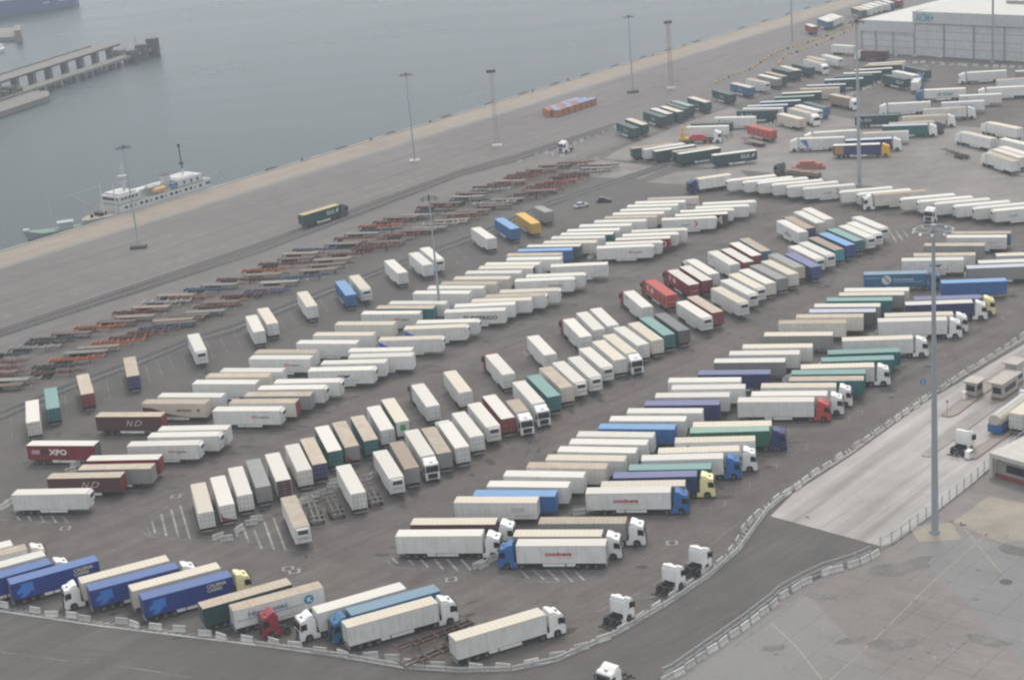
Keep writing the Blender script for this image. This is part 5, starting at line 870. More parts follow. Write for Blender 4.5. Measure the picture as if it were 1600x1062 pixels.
rail_fence(offs(MD['blocks2'], .7), 1.7, 'dark post fence standing beside the lower white blocks', 2.2, 'fence', 'mesh_fence', True)
rail_fence(MD['fence2'][3:], 2.0, 'pale wire fence between the toll lanes and the concrete lot', 2.6, 'fence', 'mesh_fence', True)
ym = MB(); ym.slab([(-.8,-.3),(.8,-.3),(.8,.3),(-.8,.3)], 0, .25); ym.box(-.75,.75,-.2,.2,.25,.8); ME_yb = ym.mesh('plastic_barrier', [paint('barrier_yellow', (.50,.33,.07), .6, .2)], .02)
ME_yd = ym.mesh('plastic_barrier_dark', [paint('barrier_dark', (.10,.09,.08), .6, .2)], .02)
for key, wh in (('yb1', 'upper'), ('yb2', 'lower')):
    for i, (p, d) in enumerate(along(MD[key], 4.2)):
        o = inst('plastic_barrier', ME_yd if i % 4 == 3 else ME_yb, None, None, (p.x, p.y, 0), math.atan2(d.y, d.x)+random.uniform(-.3,.3))
        tag(o, '%s road barrier, %s from the near end of the %s line' % ('dark' if i % 4 == 3 else 'ochre yellow', ordn(i+1), wh), 'barrier', 'barriers of the %s quay line' % wh)
# ---------------------------------------------------------------- vehicles
def wheel_mesh(r=.52, wd=.35):
    b = MB(); b.tube((0,-wd/2,0),(0,wd/2,0), r, n=14, mi=0); b.tube((0,-wd/2-.01,0),(0,wd/2+.01,0), r*.55, n=10, mi=1); return b.mesh('wheel', [M_tyre, M_rim])
ME_wheel = wheel_mesh()
CACHE = {}
def cached(key, fn):
    if key not in CACHE: CACHE[key] = fn()
    return CACHE[key]
HW = 1.275
def me_body(L):
    def f():
        h = L/2; b = MB()
        b.box(-h, h, -HW, HW, 1.18, 3.96, 0)
        for y in (-HW-.02, HW-.06):                      # bottom and top side rails, corner posts
            b.box(-h, h, y, y+.08, 1.10, 1.30, 1); b.box(-h+.02, h-.02, y, y+.08, 3.80, 3.965, 1)
            for x in (-h-.01, h-.09): b.box(x, x+.10, y-.005, y+.085, 1.32, 3.79, 1)
        for y in (-HW-.012, HW+.004):                    # vertical panel joints
            k = int(L/2.45)
            for i in range(1, k): x = -h+L*i/k; b.box(x-.025, x+.025, y, y+.008, 1.31, 3.79, 2)
        return b.mesh('box_body', [M_white, M_trim, M_seam])
    return cached(('body', L), f)
def me_curtain(L):
    def f():
        h = L/2; b = MB()
        b.box(-h, h, -HW+.04, HW-.04, 1.18, 3.96, 0)
        for s_ in (-1, 1):                               # curtain with real shallow folds between posts
            k = int(L*2.2); n0 = len(b.v)
            for i in range(k+1):
                x = -h+.08+(L-.16)*i/k; y = s_*(HW-.01+(.022 if i % 2 else 0)); b.v += [(x, y, 1.12), (x, y, 3.80)]
            for i in range(k): b.f.append((n0+2*i, n0+2*i+2, n0+2*i+3, n0+2*i+1)); b.mi.append(0)
            y = s_*HW
            b.box(-h, h, y-.03, y+.03, 3.80, 3.965, 1)
            for x in (-h-.01, h-.09): b.box(x, x+.10, y-.05, y+.04, 1.15, 3.79, 1)
        return b.mesh('curtain_body', [M_white, M_trim])
    return cached(('curt', L), f)
def me_roof(L):
    def f():
        h = L/2; b = MB(); k = 12
        prof = [(-HW-.02, 3.93), (-HW-.02, 4.0), (-HW+.15, 4.035), (0, 4.06), (HW-.15, 4.035), (HW+.02, 4.0), (HW+.02, 3.93)]
        n0 = len(b.v)
        for i in range(k+1):
            x = -h-.02+(L+.04)*i/k; dz = 0 if i % 2 == 0 else -.012
            b.v += [(x, y, z+(dz if 1 < j < 5 else 0)) for j, (y, z) in enumerate(prof)]
        P_ = len(prof)
        for i in range(k):
            for j in range(P_-1): b.f.append((n0+i*P_+j, n0+i*P_+j+1, n0+(i+1)*P_+j+1, n0+(i+1)*P_+j)); b.mi.append(0)
        b.f.append(tuple(n0+j for j in range(P_))); b.mi.append(0)
        b.f.append(tuple(n0+k*P_+j for j in reversed(range(P_)))); b.mi.append(0)
        return b.mesh('roof', [M_white])
    return cached(('roof', L), f)
def me_door(L):
    def f():
        x = -L/2; b = MB(); b.box(x-.05, x-.012, .02, HW-.05, 1.22, 3.90, 0)
        for y in (.35, .95): b.tube((x-.08, y, 1.25), (x-.08, y, 3.85), .022, n=5, mi=1)
        for z in (1.6, 2.5, 3.4): b.box(x-.065, x-.05, .06, HW-.08, z, z+.05, 1)
        return b.mesh('door', [M_white, M_rod])
    return cached(('door', L), f)
def me_front(L):
    def f():
        x = L/2; b = MB(); b.box(x+.012, x+.05, -HW+.06, HW-.06, 1.22, 3.9, 0)
        for y in (-.5, .5): b.box(x+.05, x+.06, y-.02, y+.02, 1.3, 3.8, 1)
        return b.mesh('front_wall', [M_white, M_trim])
    return cached(('front', L), f)
def me_reefer(L):
    def f():
        x = L/2; b = MB()
        b.prism([(x+.05,2.05),(x+.40,2.15),(x+.48,2.4),(x+.48,3.55),(x+.38,3.8),(x+.05,3.85)], -1.0, 1.0, 0)
        b.box(x+.475, x+.495, -.82, .82, 2.85, 3.6, 1); b.box(x+.475, x+.49, -.85, .85, 2.3, 2.36, 1)
        b.box(x+.05, x+.30, -.8, .8, 1.3, 1.85, 0)
        return b.mesh('cooling_unit', [M_white, M_gr], .02)
    return cached(('reef', L), f)
def me_chassis(L, far):
    def f():
        h = L/2; b = MB()
        for y in (-.5, .5): b.box(-h+.3, h-.3, y-.07, y+.07, .82, 1.10, 0)
        for x in range(int(-h)+1, int(h), 2): b.box(x, x+.1, -1.2, 1.2, .98, 1.10, 0)
        b.box(-h-.04, -h+.12, -1.15, 1.15, .48, .66, 2); b.box(-h-.06, -h-.04, .8, 1.1, .5, .64, 3); b.box(-h-.06, -h-.04, -1.1, -.8, .5, .64, 3)
        for y in (-.9, .9): b.tube((h-3.2, y, .05), (h-3.2, y, 1.1), .07, n=6); b.box(h-3.35, h-3.05, y-.12, y+.12, 0, .06)
        if L > 12:
            for y in (-1.2, 1.12): b.box(h-7.3, h-3.9, y, y+.08, .55, .98, 1)
            for y in (-1.18, .55): b.box(h-8.9, h-7.5, y, y+.63, .55, 1.0, 1)
        ax = [-h+1.6, -h+2.95, -h+4.3] if L > 9 else [-h+1.6, -h+2.9]
        for x in ax: b.tube((x, -1.0, .52), (x, 1.0, .52), .08, n=6)
        for x in ax:
            for y in (-1.25, .9): b.box(x-.6, x+.6, y, y+.35, 1.06, 1.09, 0)
        if L > 12: b.box(-1.6, -.4, -.9, .9, .45, .95, 0); b.box(h-2.6, h-1.9, -.9, .9, .8, 1.12, 0)
        if far:
            for x in ax:
                for y in (-1.08, 1.08): b.tube((x, y-.17, .52), (x, y+.17, .52), .52, n=9, mi=0)
        return b.mesh('underframe', [M_dark, M_white, M_trim, M_lampred])
    return cached(('chas', L, far), f)
# tractor unit, front axle forward along +x; x=0 at the kingpin
def me_cab():
    b = MB()
    w_ = 1.24
    b.prism([(1.15,.75),(1.15,3.35),(1.30,3.50),(2.9,3.46),(3.14,3.28),(3.24,3.0),(3.42,1.95),(3.46,.55),(3.40,.35),(2.75,.35),(2.70,.80),(2.45,1.16),(1.78,1.16),(1.50,.80)], -w_, w_, 0)
    b.prism([(1.18,3.45),(1.22,3.93),(1.5,3.98),(1.9,3.86),(2.55,3.47)], -w_+.10, w_-.10, 0)     # roof air deflector
    for s_ in (-1, 1):
        y0, y1 = (w_-.04, w_+.02) if s_ > 0 else (-w_-.02, -w_+.04)
        b.prism([(.92,1.15),(.98,3.35),(1.16,3.5),(1.16,.85)], y0-.05*s_, y1-.05*s_, 0)                     # side deflector
    b.box(2.42,2.8,-.32,.32,3.44,3.53,1)
    return b.mesh('cab', [M_white, M_dark], .04)
ME_cab = me_cab()
def me_wind():
    b = MB()
    b.face([(3.09,-1.08,2.98),(3.385,-1.12,1.98),(3.385,1.12,1.98),(3.09,1.08,2.98)]); v = b.v
    b = MB(); b.hexa([(3.38,-1.14,1.96),(3.445,-1.14,1.96),(3.445,1.14,1.96),(3.38,1.14,1.96),(3.20,-1.10,3.0),(3.275,-1.10,3.02),(3.275,1.10,3.02),(3.20,1.10,3.0)])
    return b.mesh('windscreen', [M_glass])
ME_wind = me_wind()
b_ = MB(); b_.prism([(2.30,1.95),(2.30,2.9),(3.0,2.9),(3.26,2.0),(3.24,1.95)], -.012, .012); ME_swin = b_.mesh('side_window', [M_glass])
b_ = MB(); b_.box(3.12,3.28,-.12,.12,1.9,2.85); b_.tube((3.15,-.2,2.7),(3.15,.1,2.7),.02,n=4); ME_mir = b_.mesh('mirror', [M_dark], .02)
b_ = MB(); b_.box(3.44,3.50,-1.2,1.2,.36,.72,0); b_.box(3.43,3.48,-.85,.85,.85,1.75,0)
ME_bump = b_.mesh('grille', [M_dark])
b_ = MB(); b_.box(3.47,3.52,-.18,.18,.52,.70); ME_head = b_.mesh('headlight', [paint('headlamp_glass', (.55,.56,.58), .2, .02)])
b_ = MB(); b_.hexa([(3.18,-1.1,3.08),(3.50,-1.1,2.95),(3.50,1.1,2.95),(3.18,1.1,3.08),(3.18,-1.1,3.14),(3.53,-1.1,3.02),(3.53,1.1,3.02),(3.18,1.1,3.14)]); ME_vis = b_.mesh('sun_visor', [M_dark])
def me_tframe():
    b = MB()
    for y in (-.45, .45): b.box(-2.0, 2.6, y-.06, y+.06, .68, .95)
    b.tube((-.0,0,.98),(0,0,1.08), .5, n=10); b.box(-2.05,-1.95,-1.1,1.1,.45,.62)
    b.box(.55,.75,-1.0,1.0,.9,1.35); b.box(1.05,1.15,-.9,.9,.8,1.5)
    for y in (-1.1,1.1):
        b.prism([(-.75,1.12),(-.4,1.22),(.4,1.22),(.75,1.12),(.75,1.08),(.4,1.18),(-.4,1.18),(-.75,1.08)], y-.18, y+.18)
    return b.mesh('tractor_frame', [M_dark])
ME_tf = me_tframe()
b_ = MB(); b_.box(.55,1.65,-1.2,-.75,.38,.98); b_.box(.55,1.65,.75,1.2,.38,.98); ME_tank = b_.mesh('fuel_tank', [M_alu], .06)
b_ = MB(); b_.box(.45,1.48,-1.26,-1.20,.32,1.08); ME_skirt = b_.mesh('side_skirt', [M_white], .01)
def tractor(root, xk, key, near=True):
    """tractor unit; xk = kingpin position in the root's frame"""
    m_ = paint('cab_paint_'+key, tuple(min(.78, q*1.12) for q in PAL[key]), .35, .08, vary=.05)
    def p(name, me, mats=None, loc=(0,0,0), par=root, rz=0):
        L_ = (xk+loc[0], loc[1], loc[2]) if par is root else loc
        return inst(name, me, par, mats, L_, rz)
    c = p('cab', ME_cab, [m_])
    inst('windscreen', ME_wind, c); p('tractor_frame', ME_tf)
    if near:
        for s_ in (-1, 1):
            inst('side_window', ME_swin, c, None, (0, s_*1.243, 0)); inst('mirror', ME_mir, c, None, (0, s_*1.42, 0)); inst('headlight', ME_head, c, None, (0, s_*.95, 0))
        inst('grille', ME_bump, c); inst('sun_visor', ME_vis, c)
        p('side_skirt', ME_skirt, [m_]); p('side_skirt', ME_skirt, [m_], (1.93, 0, 0), rz=math.pi); p('fuel_tank', ME_tank)
    for x in (2.1, -.15):
        for y in (-1.09, 1.09): p('wheel', ME_wheel, None, (x, y, .52))
LH = {}
def decal(root, pts, c, near, L, name='painted_mark', th=.012, at=None):
    """flat painted shape on the visible long side; pts = (distance from its picture-left end, height)"""
    s_ = 1 if near else -1
    y = -HW-.03 if near else HW+.03
    b = MB(); P = [(-s_*L/2+s_*x, z) for x, z in pts]
    b.prism(P, y-th/2, y+th/2)
    return b.build(name, paint('mark_%d_%d_%d' % tuple(int(q*99) for q in c), c, .5, .05), root)
def txt_mesh(cu, root):
    t = bpy.data.objects.new('tmp', cu); me = bpy.data.meshes.new_from_object(t); bpy.data.objects.remove(t)
    me.name = 'lettering'; return link(bpy.data.objects.new('lettering', me), root)
def word(root, txt, x, z, size, c, near, L, bold=0, italic=0, sx=1.0):
    s_ = 1 if near else -1
    cu = bpy.data.curves.new('lettering', 'FONT'); cu.body = txt; cu.size = size; cu.extrude = .006; cu.offset = bold; cu.shear = italic; cu.resolution_u = 2
    cu.materials.append(paint('mark_%d_%d_%d' % tuple(int(q*99) for q in c), c, .5, .05))
    o = txt_mesh(cu, root)
    o.location = (-s_*L/2+s_*x, -s_*(HW+.032), z); o.rotation_euler = (R(90), 0, 0 if near else math.pi); o.scale = (sx, 1, 1)
    return o
def rear_mark(root, pts, c, L):
    x = -L/2-.062; b = MB(); n0 = len(pts)
    b.v = [(x-.01, y, z) for y, z in pts]+[(x+.0, y, z) for y, z in pts]
    b.f = [tuple(range(n0)), tuple(reversed(range(n0, 2*n0)))]; b.mi = [0, 0]
    for i in range(n0): j = (i+1) % n0; b.f.append((j, i, n0+i, n0+j)); b.mi.append(0)
    return b.build('painted_mark', paint('mark_%d_%d_%d' % tuple(int(q*99) for q in c), c, .5, .05), root)
BLK = (.02,.02,.025); WHT = (.75,.75,.74); RED = (.50,.02,.03); NAV = (.02,.04,.20)
def circ(cx, cz, r, n=20): return [(cx+r*math.cos(2*math.pi*i/n), cz+r*math.sin(2*math.pi*i/n)) for i in range(n)]
def logo(root, kind, near, L):
    for k in kind.split(','):
        if k == 'arrow':
            decal(root, [(1.0,1.35),(1.75,2.05),(.75,2.0),(.75,2.5),(1.6,3.2),(1.3,3.55),(3.3,3.55),(3.3,1.9),(2.95,2.25),(2.45,1.75),(2.0,1.35)], (.035,.17,.52), near, L)
        elif k == 'calsina':
            word(root, 'CALSINA', L-4.0, 3.15, .75, (.55,.52,.36), near, L, .02); word(root, 'CARRE', L-4.0, 2.45, .75, (.55,.52,.36), near, L, .02)
        elif k == 'hispano':
            word(root, 'Hispanotec', 2.0, 2.5, 1.15, (.05,.09,.28), near, L, .02, 0, 1.15); decal(root, [(.4,2.15),(10.2,2.15),(10.2,2.25),(.4,2.25)], (.10,.18,.38), near, L)
            decal(root, circ(11.2, 2.75, .75), (.04,.24,.45), near, L); word(root, 'K', 10.95, 2.4, .95, WHT, near, L, .04)
        elif k == 'redword': word(root, 'Fercam', L-2.9, 2.0, .8, (.55,.06,.05), near, L, .02)
        elif k == 'xpol': word(root, 'XPO', L-5.8 if near else L-5.8, 2.5, .62, RED, near, L, .02); word(root, 'Logistics', L-4.45, 2.5, .62, BLK, near, L, .01)
        elif k == 'sertrans':
            word(root, 'sertrans', L-6.3, 2.35, .95, (.03,.03,.03), near, L, .02); decal(root, circ(L-1.7, 2.6, .32, 8), (.15,.02,.03), near, L)
            decal(root, [(.1,1.32),(9.8,1.32),(8.4,1.42),(6.5,1.62),(4.6,2.05),(3.4,2.65),(2.0,3.05),(.1,3.2)], (.12,.025,.03), near, L)
        elif k == 'nd':
            word(root, 'N', 6.1, 2.05, 1.7, (.55,.45,.45), near, L, 0, .4); word(root, 'D', 7.7, 2.05, 1.7, (.55,.45,.45), near, L, 0, .4, 1.3)
            pass
        elif k == 'xpo':
            word(root, 'XPO', 4.5, 2.15, 1.5, WHT, near, L, .05, 0, 1.15); decal(root, [(.8,2.3),(2.5,2.3),(2.6,3.1),(.9,3.1)], (.45,.30,.32), near, L); decal(root, [(2.6,2.0),(4.2,2.0),(4.2,3.35),(2.6,3.35)], (.06,.02,.025), near, L)
        elif k == 'm': word(root, 'M', L-3.7, 1.35, 3.2, (.55,.55,.54), near, L, .03)
        elif k in ('chev', 'chev2'):
            x = 8.2
            if k == 'chev': decal(root, [(x,1.75),(x+.35,1.75),(x+1.15,2.65),(x+.35,3.55),(x,3.55),(x+.65,2.65)], (.50,.05,.05), near, L)
            word(root, 'multi', x-3.2 if k == 'chev' else 3.4, 2.1, 1.05, (.18,.20,.25), near, L, .01, .2)
        elif k == 'disc':
            decal(root, circ(L-1.6, 2.6, .7), WHT, near, L); decal(root, circ(L-1.6, 2.6, .45), PAL['rd'], near, L, th=.03)
        elif k == 'lowword': decal(root, [(1.0,1.75),(4.4,1.80),(4.4,2.05),(1.0,2.0)], (.20,.06,.07), near, L); decal(root, circ(5.2,2.05,.28,8), (.35,.03,.04), near, L); decal(root, [(11.0,2.0),(12.9,2.0),(12.9,3.2),(11.0,3.2)], (.45,.52,.60), near, L)
        elif k == 'smallword': decal(root, [(1.2,3.1),(3.2,3.0),(3.2,3.25),(1.2,3.35)], (.18,.16,.18), near, L)
        elif k == 'tude': word(root, 'TUDEFRIGO', 4.2, 2.1, 1.25, (.05,.055,.06), near, L, .045, 0, 1.13); decal(root, [(.7,2.2),(3.0,2.25),(3.0,2.6),(.7,2.55)], (.2,.2,.25), near, L)
        elif k == 'bluecorner': decal(root, [(.05,1.33),(2.6,1.33),(2.1,2.6),(.05,3.7)], (.04,.10,.40), near, L)
        elif k == 'blackbird':
            decal(root, [(6.0,2.75),(7.4,2.65),(8.0,2.35),(8.6,2.7),(8.9,3.1),(8.3,2.95),(7.6,2.95),(6.2,2.95)], (.03,.035,.07), near, L); decal(root, [(7.6,1.75),(10.5,1.8),(10.5,1.9),(7.6,1.85)], (.2,.2,.22), near, L)
        elif k == 'swoosh': rear_mark(root, [(.2,1.25),(1.15,1.25),(1.15,2.9),(.9,2.0)], (.25,.02,.03), L) ; rear_mark(root, [(-1.1,1.25),(.2,1.25),(.9,2.0),(.3,1.6),(-.4,1.4)], (.25,.02,.03), L)
        elif k == 'greenmark': rear_mark(root, [(-.5,2.3),(.55,2.3),(.55,3.4),(-.5,3.4)], (.02,.28,.05), L)
        elif k == 'patches':
            decal(root, [(1.2,2.2),(2.2,2.2),(2.2,3.4),(1.2,3.4)], (.65,.45,.42), near, L); decal(root, [(3.6,2.2),(5.2,2.2),(5.2,3.3),(3.6,3.3)], (.65,.48,.45), near, L)
            rear_mark(root, [(-.9,2.4),(.9,2.4),(.9,2.55),(-.9,2.55)], (.7,.3,.3), L)
        elif k == 'bluebird': decal(root, [(4.5,1.9),(9.5,1.7),(9.0,2.1),(7.2,2.5),(6.6,3.2),(6.4,2.5)], (.22,.25,.36), near, L)
        elif k == 'redline': decal(root, [(L-3.6,1.62),(L-.6,1.62),(L-.6,1.70),(L-3.6,1.70)], (.40,.05,.06), near, L); decal(root, [(L-4.2,2.3),(L-2.0,2.3),(L-2.0,3.1),(L-4.2,3.1)], (.52,.50,.49), near, L)
        elif k == 'stripe': decal(root, [(.2,3.1),(3.6,3.1),(3.6,3.25),(.2,3.25)], (.25,.35,.45), near, L); decal(root, [(6.3,2.1),(12.8,2.1),(12.8,2.25),(6.3,2.25)], (.20,.32,.42), near, L)
        elif k == 'circletrans':
            decal(root, circ(4.9, 2.65, 1.05), (.50,.52,.54), near, L); decal(root, [(4.2,3.35),(4.5,3.5),(5.7,2.1),(5.4,1.9)], (.20,.23,.25), near, L, th=.03); word(root, 'EUROTRANS', 6.4, 2.45, .75, (.50,.52,.54), near, L, .02)
        elif k == 'nord': word(root, 'nosdneva', 4.4, 2.35, .95, (.42,.03,.05), near, L, .035, 0, 1.12); decal(root, [(5.8,2.0),(9.0,2.0),(9.0,2.06),(5.8,2.06)], (.5,.25,.25), near, L)
        elif k == 'bluespot': decal(root, circ(2.2, 3.2, .28, 8), (.05,.08,.25), near, L)
        elif k == 'silk': word(root, 'SILK', L-5.2, 2.1, 1.6, (.55,.58,.57), near, L, .03); decal(root, [(L-1.6,2.1),(L-.9,2.6),(L-.7,3.4),(L-1.2,3.2),(L-1.7,2.6)], (.55,.58,.57), near, L)
        elif k in ('silkl', 'silkd'):
            c = (.45,.48,.48) if k == 'silkl' else (.12,.13,.14)
            word(root, 'SILK', 2.9, 2.2, 1.3, c, near, L, .02); decal(root, [(1.3,3.3),(1.7,3.3),(2.5,2.3),(2.2,2.1),(1.5,2.9)], c, near, L)
        elif k == 'silks': word(root, 'SILK', 6.0, 2.0, 1.6, (.33,.36,.36), near, L, .02)
        elif k == 'yellow': decal(root, [(.3,1.4),(3.0,1.4),(3.0,3.7),(.3,3.7)], (.32,.20,.06), near, L); word(root, 'FERRY', 8.2, 2.3, .9, (.25,.27,.33), near, L) if 0 else None
        elif k == 'dreier': word(root, 'dreier', 4.0, 1.9, 2.1, (.06,.20,.26), near, L, .03, 0, 1.1)
        elif k == 'darkword': word(root, 'EBERTZ', 5.6, 2.2, 1.2, (.12,.13,.16), near, L, .02)
        elif k == 'bluewedge': decal(root, [(.3,3.7),(2.2,3.7),(3.0,1.4),(2.4,1.4)], (.04,.13,.35), near, L); decal(root, [(8.0,3.2),(9.5,2.8),(12.0,3.1),(10.0,2.95)], (.35,.38,.55), near, L)
CURT = {'bl','sb','tb','tl','gr','dgr','dg','gn','nv','bp','rd','br','b','bn','tc'}
GRP = {'A':'trucks and trailers angled beside the bottom road','WL':'trailers in the outer long file','WR':'trailers in the second long file','L':'trailers spaced along the rails','D':'trailers in the upper middle rank','E':'trailers in the lower middle rank','H':'trailers in the inner toll road file','K':'trucks in the outer toll road file','N':'refrigerated trailers below the mast','P':'trailers along the quay road','U':'green trailers at the yard entrance','V':'trailers in the upper yard left group','X':'trucks in the upper yard middle group','Y':'short trucks in the upper yard','Z':'trucks at the warehouse corner','Q':'trailers on the quay','S':'trucks driving on the quay'}
for ln in TR.strip().split('\n'):
    row, x, y, h, L, rf, sd_, en, cb, ru, lg, nr, lab = ln.split('|')
    x, y, h, L = float(x), float(y), R(float(h)), float(L)
    dist = math.hypot(x, y); near_v = dist < 345; nside = nr == '1'
    nm = 'articulated_truck' if cb != '-' else ('refrigerated_trailer' if ru == '1' else 'semi_trailer')
    if row == 'Y' and cb == '-' and sd_ in ('b', 'rr'): pass
    root = empty(nm, (x, y, 0), h); tag(root, lab, 'truck' if cb != '-' else 'trailer', GRP[row])
    if cb == '-': root.scale = (1, 1, random.uniform(.955, 1.0))
    cur = sd_ in CURT and ru == '0'
    ms = curtain(sd_) if cur else side(sd_)
    inst('body', me_curtain(L) if cur else me_body(L), root, [ms, side(sd_) if (sd_ in ('w','c') or cur) else M_trim])
    inst('roof', me_roof(L), root, [roofm(rf)])
    em = side(en) if en != '-' else side(sd_)
    for s_ in (0, 1):
        d = inst('door', me_door(L), root, [em], (0, 0, 0))
        if s_: d.scale = (1, -1, 1)
    inst('front_wall', me_front(L), root, [em if row in ('WL','WR','H') and en != '-' else side(sd_)])
    if ru == '1': inst('cooling_unit', me_reefer(L), root, [side('w')])
    inst('underframe', me_chassis(L, not near_v), root)
    if near_v:
        ax = (-L/2+1.6, -L/2+2.95, -L/2+4.3) if L > 9 else (-L/2+1.6, -L/2+2.9)
        for xx in ax:
            for yy in (-1.08, 1.08): inst('wheel', ME_wheel, root, None, (xx, yy, .52))
    if cb != '-': tractor(root, L/2-.50, cb, dist < 480)
    if lg != '-': logo(root, lg, nside, L)
# skeletal chassis
def me_skel(kind):
    def f():
        b = MB(); h = 6.1
        for y in (-.48, .48):
            b.box(-h, h-2.6, y-.08, y+.08, .85, 1.18, 0); b.box(h-2.6, h, y-.08, y+.08, 1.12, 1.32, 0)
        xs = [-h, -h+2.0, -.1, 2.2, h-2.6, h-.2]
        for x in xs: b.box(x, x+.22, -1.22, 1.22, 1.12 if x < h-2.7 else 1.30, 1.30 if x < h-2.7 else 1.44, 0)
        for x in (-h+1.0, -h+3.0, -h+4.4, 1.2, 3.2): b.box(x, x+.1, -.48, .48, .95, 1.1, 0)
        if kind: b.box(-h+.2, h-2.7, -1.1, 1.1, 1.18, 1.24, 0)
        b.box(-h-.05, -h+.08, -1.2, 1.2, .5, .68, 1)
        for x in (-h+1.6, -h+2.95, -h+4.3): b.tube((x,-1.,.52),(x,1.,.52), .08, n=5, mi=1)
        for y in (-.85, .85): b.tube((h-3.1, y, .05), (h-3.1, y, 1.1), .07, n=5, mi=1)
        for x in (-h+1.6, -h+2.95, -h+4.3):
            for y in (-1.25, 1.0): b.box(x-.6, x+.6, y, y+.25, 1.06, 1.10, 1)
        return b.mesh('frame', [M_white, M_dark])
    return cached(('skel', kind), f)
SKC_ = {'wh':(.62,.63,.64),'dg':(.06,.10,.09),'ru':(.24,.085,.055),'br':(.15,.095,.075),'or':(.60,.14,.03),'dk':(.06,.06,.065),'gr':(.30,.29,.28),'tn':(.30,.235,.185),'bl':(.06,.11,.24),'rd':(.22,.04,.04)}
SKC = {k: tuple(q*.68 for q in v) for k, v in SKC_.items()}
def skel(x, y, h, k, lab, grp, flat=False):
    root = empty('chassis_trailer', (x, y, 0), h); tag(root, lab, 'chassis trailer', grp)
    inst('frame', me_skel(1 if (k in ('tn', 'br', 'gr') and not flat) or k == 'tn' else 0), root, [paint('frame_'+k, SKC[k], .7, .25, (.16,.11,.08), vary=.25)])
    for xx in (-4.5, -3.15, -1.8):
        for yy in (-1.05, 1.05): inst('wheel', ME_wheel, root, None, (xx, yy, .52))
for ln in CH.strip().split('\n'):
    x, y, h, k, lab = ln.split('|'); skel(float(x), float(y), R(float(h)), k, lab, 'skeletal chassis parked in the chassis yard')
for a, c, k, lab in MD['extra']:
    a = Vector(a); c = Vector(c); d = c-a; m_ = (a+c)/2; skel(m_.x, m_.y, math.atan2(d.y, d.x)+math.pi, k, lab, 'chassis standing outside the chassis yard', True)
# lone tractor units
def bobtail(p, h, key, lab):
    root = empty('tractor_unit', (p[0], p[1], 0), h); tag(root, lab, 'tractor unit', 'tractor units without trailers'); tractor(root, 0, key)
    return root
TP = MD['tract']
bobtail(((TP[0][0]+TP[1][0])/2+1, (TP[0][1]+TP[1][1])/2), R(47), 'w', 'white tractor unit driving in the toll lane beside the thick mast')
bobtail(MD['tp1'], R(48), 'w', 'white tractor unit parked along the kerb, nearest the angled trucks')
bobtail(MD['tp2'], R(50), 'w', 'white tractor unit with red mark, middle one along the kerb')
bobtail(MD['tp3'], R(50), 'w', 'white tractor unit farthest up the kerb, against the barrier curve')
bobtail(MD['tp4'], R(203), 'rd', 'red tractor unit in front of the blue-lettered white trailer')
bobtail(MD['tp5'], R(228), 'w', 'white tractor unit on the bottom road, cut by the frame')
bobtail(MD['tp6'], R(222), 'w', 'small white tractor unit by the barrier blocks at the quay gate')
bobtail(MD['tp7'], R(232), 'w', 'white tractor unit nosing out of the white refrigerated row')
# toll lane vehicles
def tank_truck():
    root = empty('tank_truck', (*MD['tankc'], 0), R(48.9)); tag(root, 'beige tank truck with blue base waiting at the toll booths', 'tank truck')
    b = MB(); n = 16
    prof = [(1.22*math.cos(2*math.pi*i/n)*(1 if True else 1), 2.55+1.18*math.sin(2*math.pi*i/n)) for i in range(n)]
    for x0, x1 in ((-6.2, 6.2),):
        k = len(b.v); b.v += [(x0, y, z) for y, z in prof]+[(x1, y, z) for y, z in prof]
        b.f += [tuple(k+i for i in reversed(range(n))), tuple(k+n+i for i in range(n))]; b.mi += [0, 0]
        for i in range(n): j = (i+1) % n; b.f.append((k+i, k+j, k+n+j, k+n+i)); b.mi.append(0)
    b.build('tank', paint('tank_beige', (.55,.52,.46), .5, .25), root)
    b = MB(); b.box(-6.3, 5.5, -1.26, 1.26, .75, 1.5); b.box(-6.35,-6.2,-1.26,1.26,.5,1.9); b.build('tank_base', side('sb'), root, .03)
    b = MB()
    for y in (-1.0, .8): b.box(-6.4,-6.34,y,y+.2,2.0,2.35)
    b.build('tail_light', M_lampred, root)
    b = MB(); b.box(-5.8,5.8,-.3,.3,3.72,3.78); b.build('walkway', M_alu, root)
    for xx in (-4.6, -3.25, -1.9):
        for yy in (-1.08, 1.08): inst('wheel', ME_wheel, root, None, (xx, yy, .52))
    tractor(root, 5.3, 'w')
tank_truck()
def lane_trailer():
    root = empty('articulated_truck', (*MD['lanebox'], 0), R(48.9)); tag(root, 'white box truck waiting in the rightmost toll lane behind the tank truck', 'truck')
    L = 13.6; inst('body', me_body(L), root, [side('c'), M_trim]); inst('roof', me_roof(L), root, [roofm('c')])
    for s_ in (0, 1):
        d = inst('door', me_door(L), root, [side('w')])
        if s_: d.scale = (1, -1, 1)
    inst('front_wall', me_front(L), root, [side('w')]); inst('underframe', me_chassis(L, False), root)
    for xx in (-5.2, -3.85, -2.5):
        for yy in (-1.08, 1.08): inst('wheel', ME_wheel, root, None, (xx, yy, .52))
    tractor(root, 6.3, 'w')
lane_trailer()
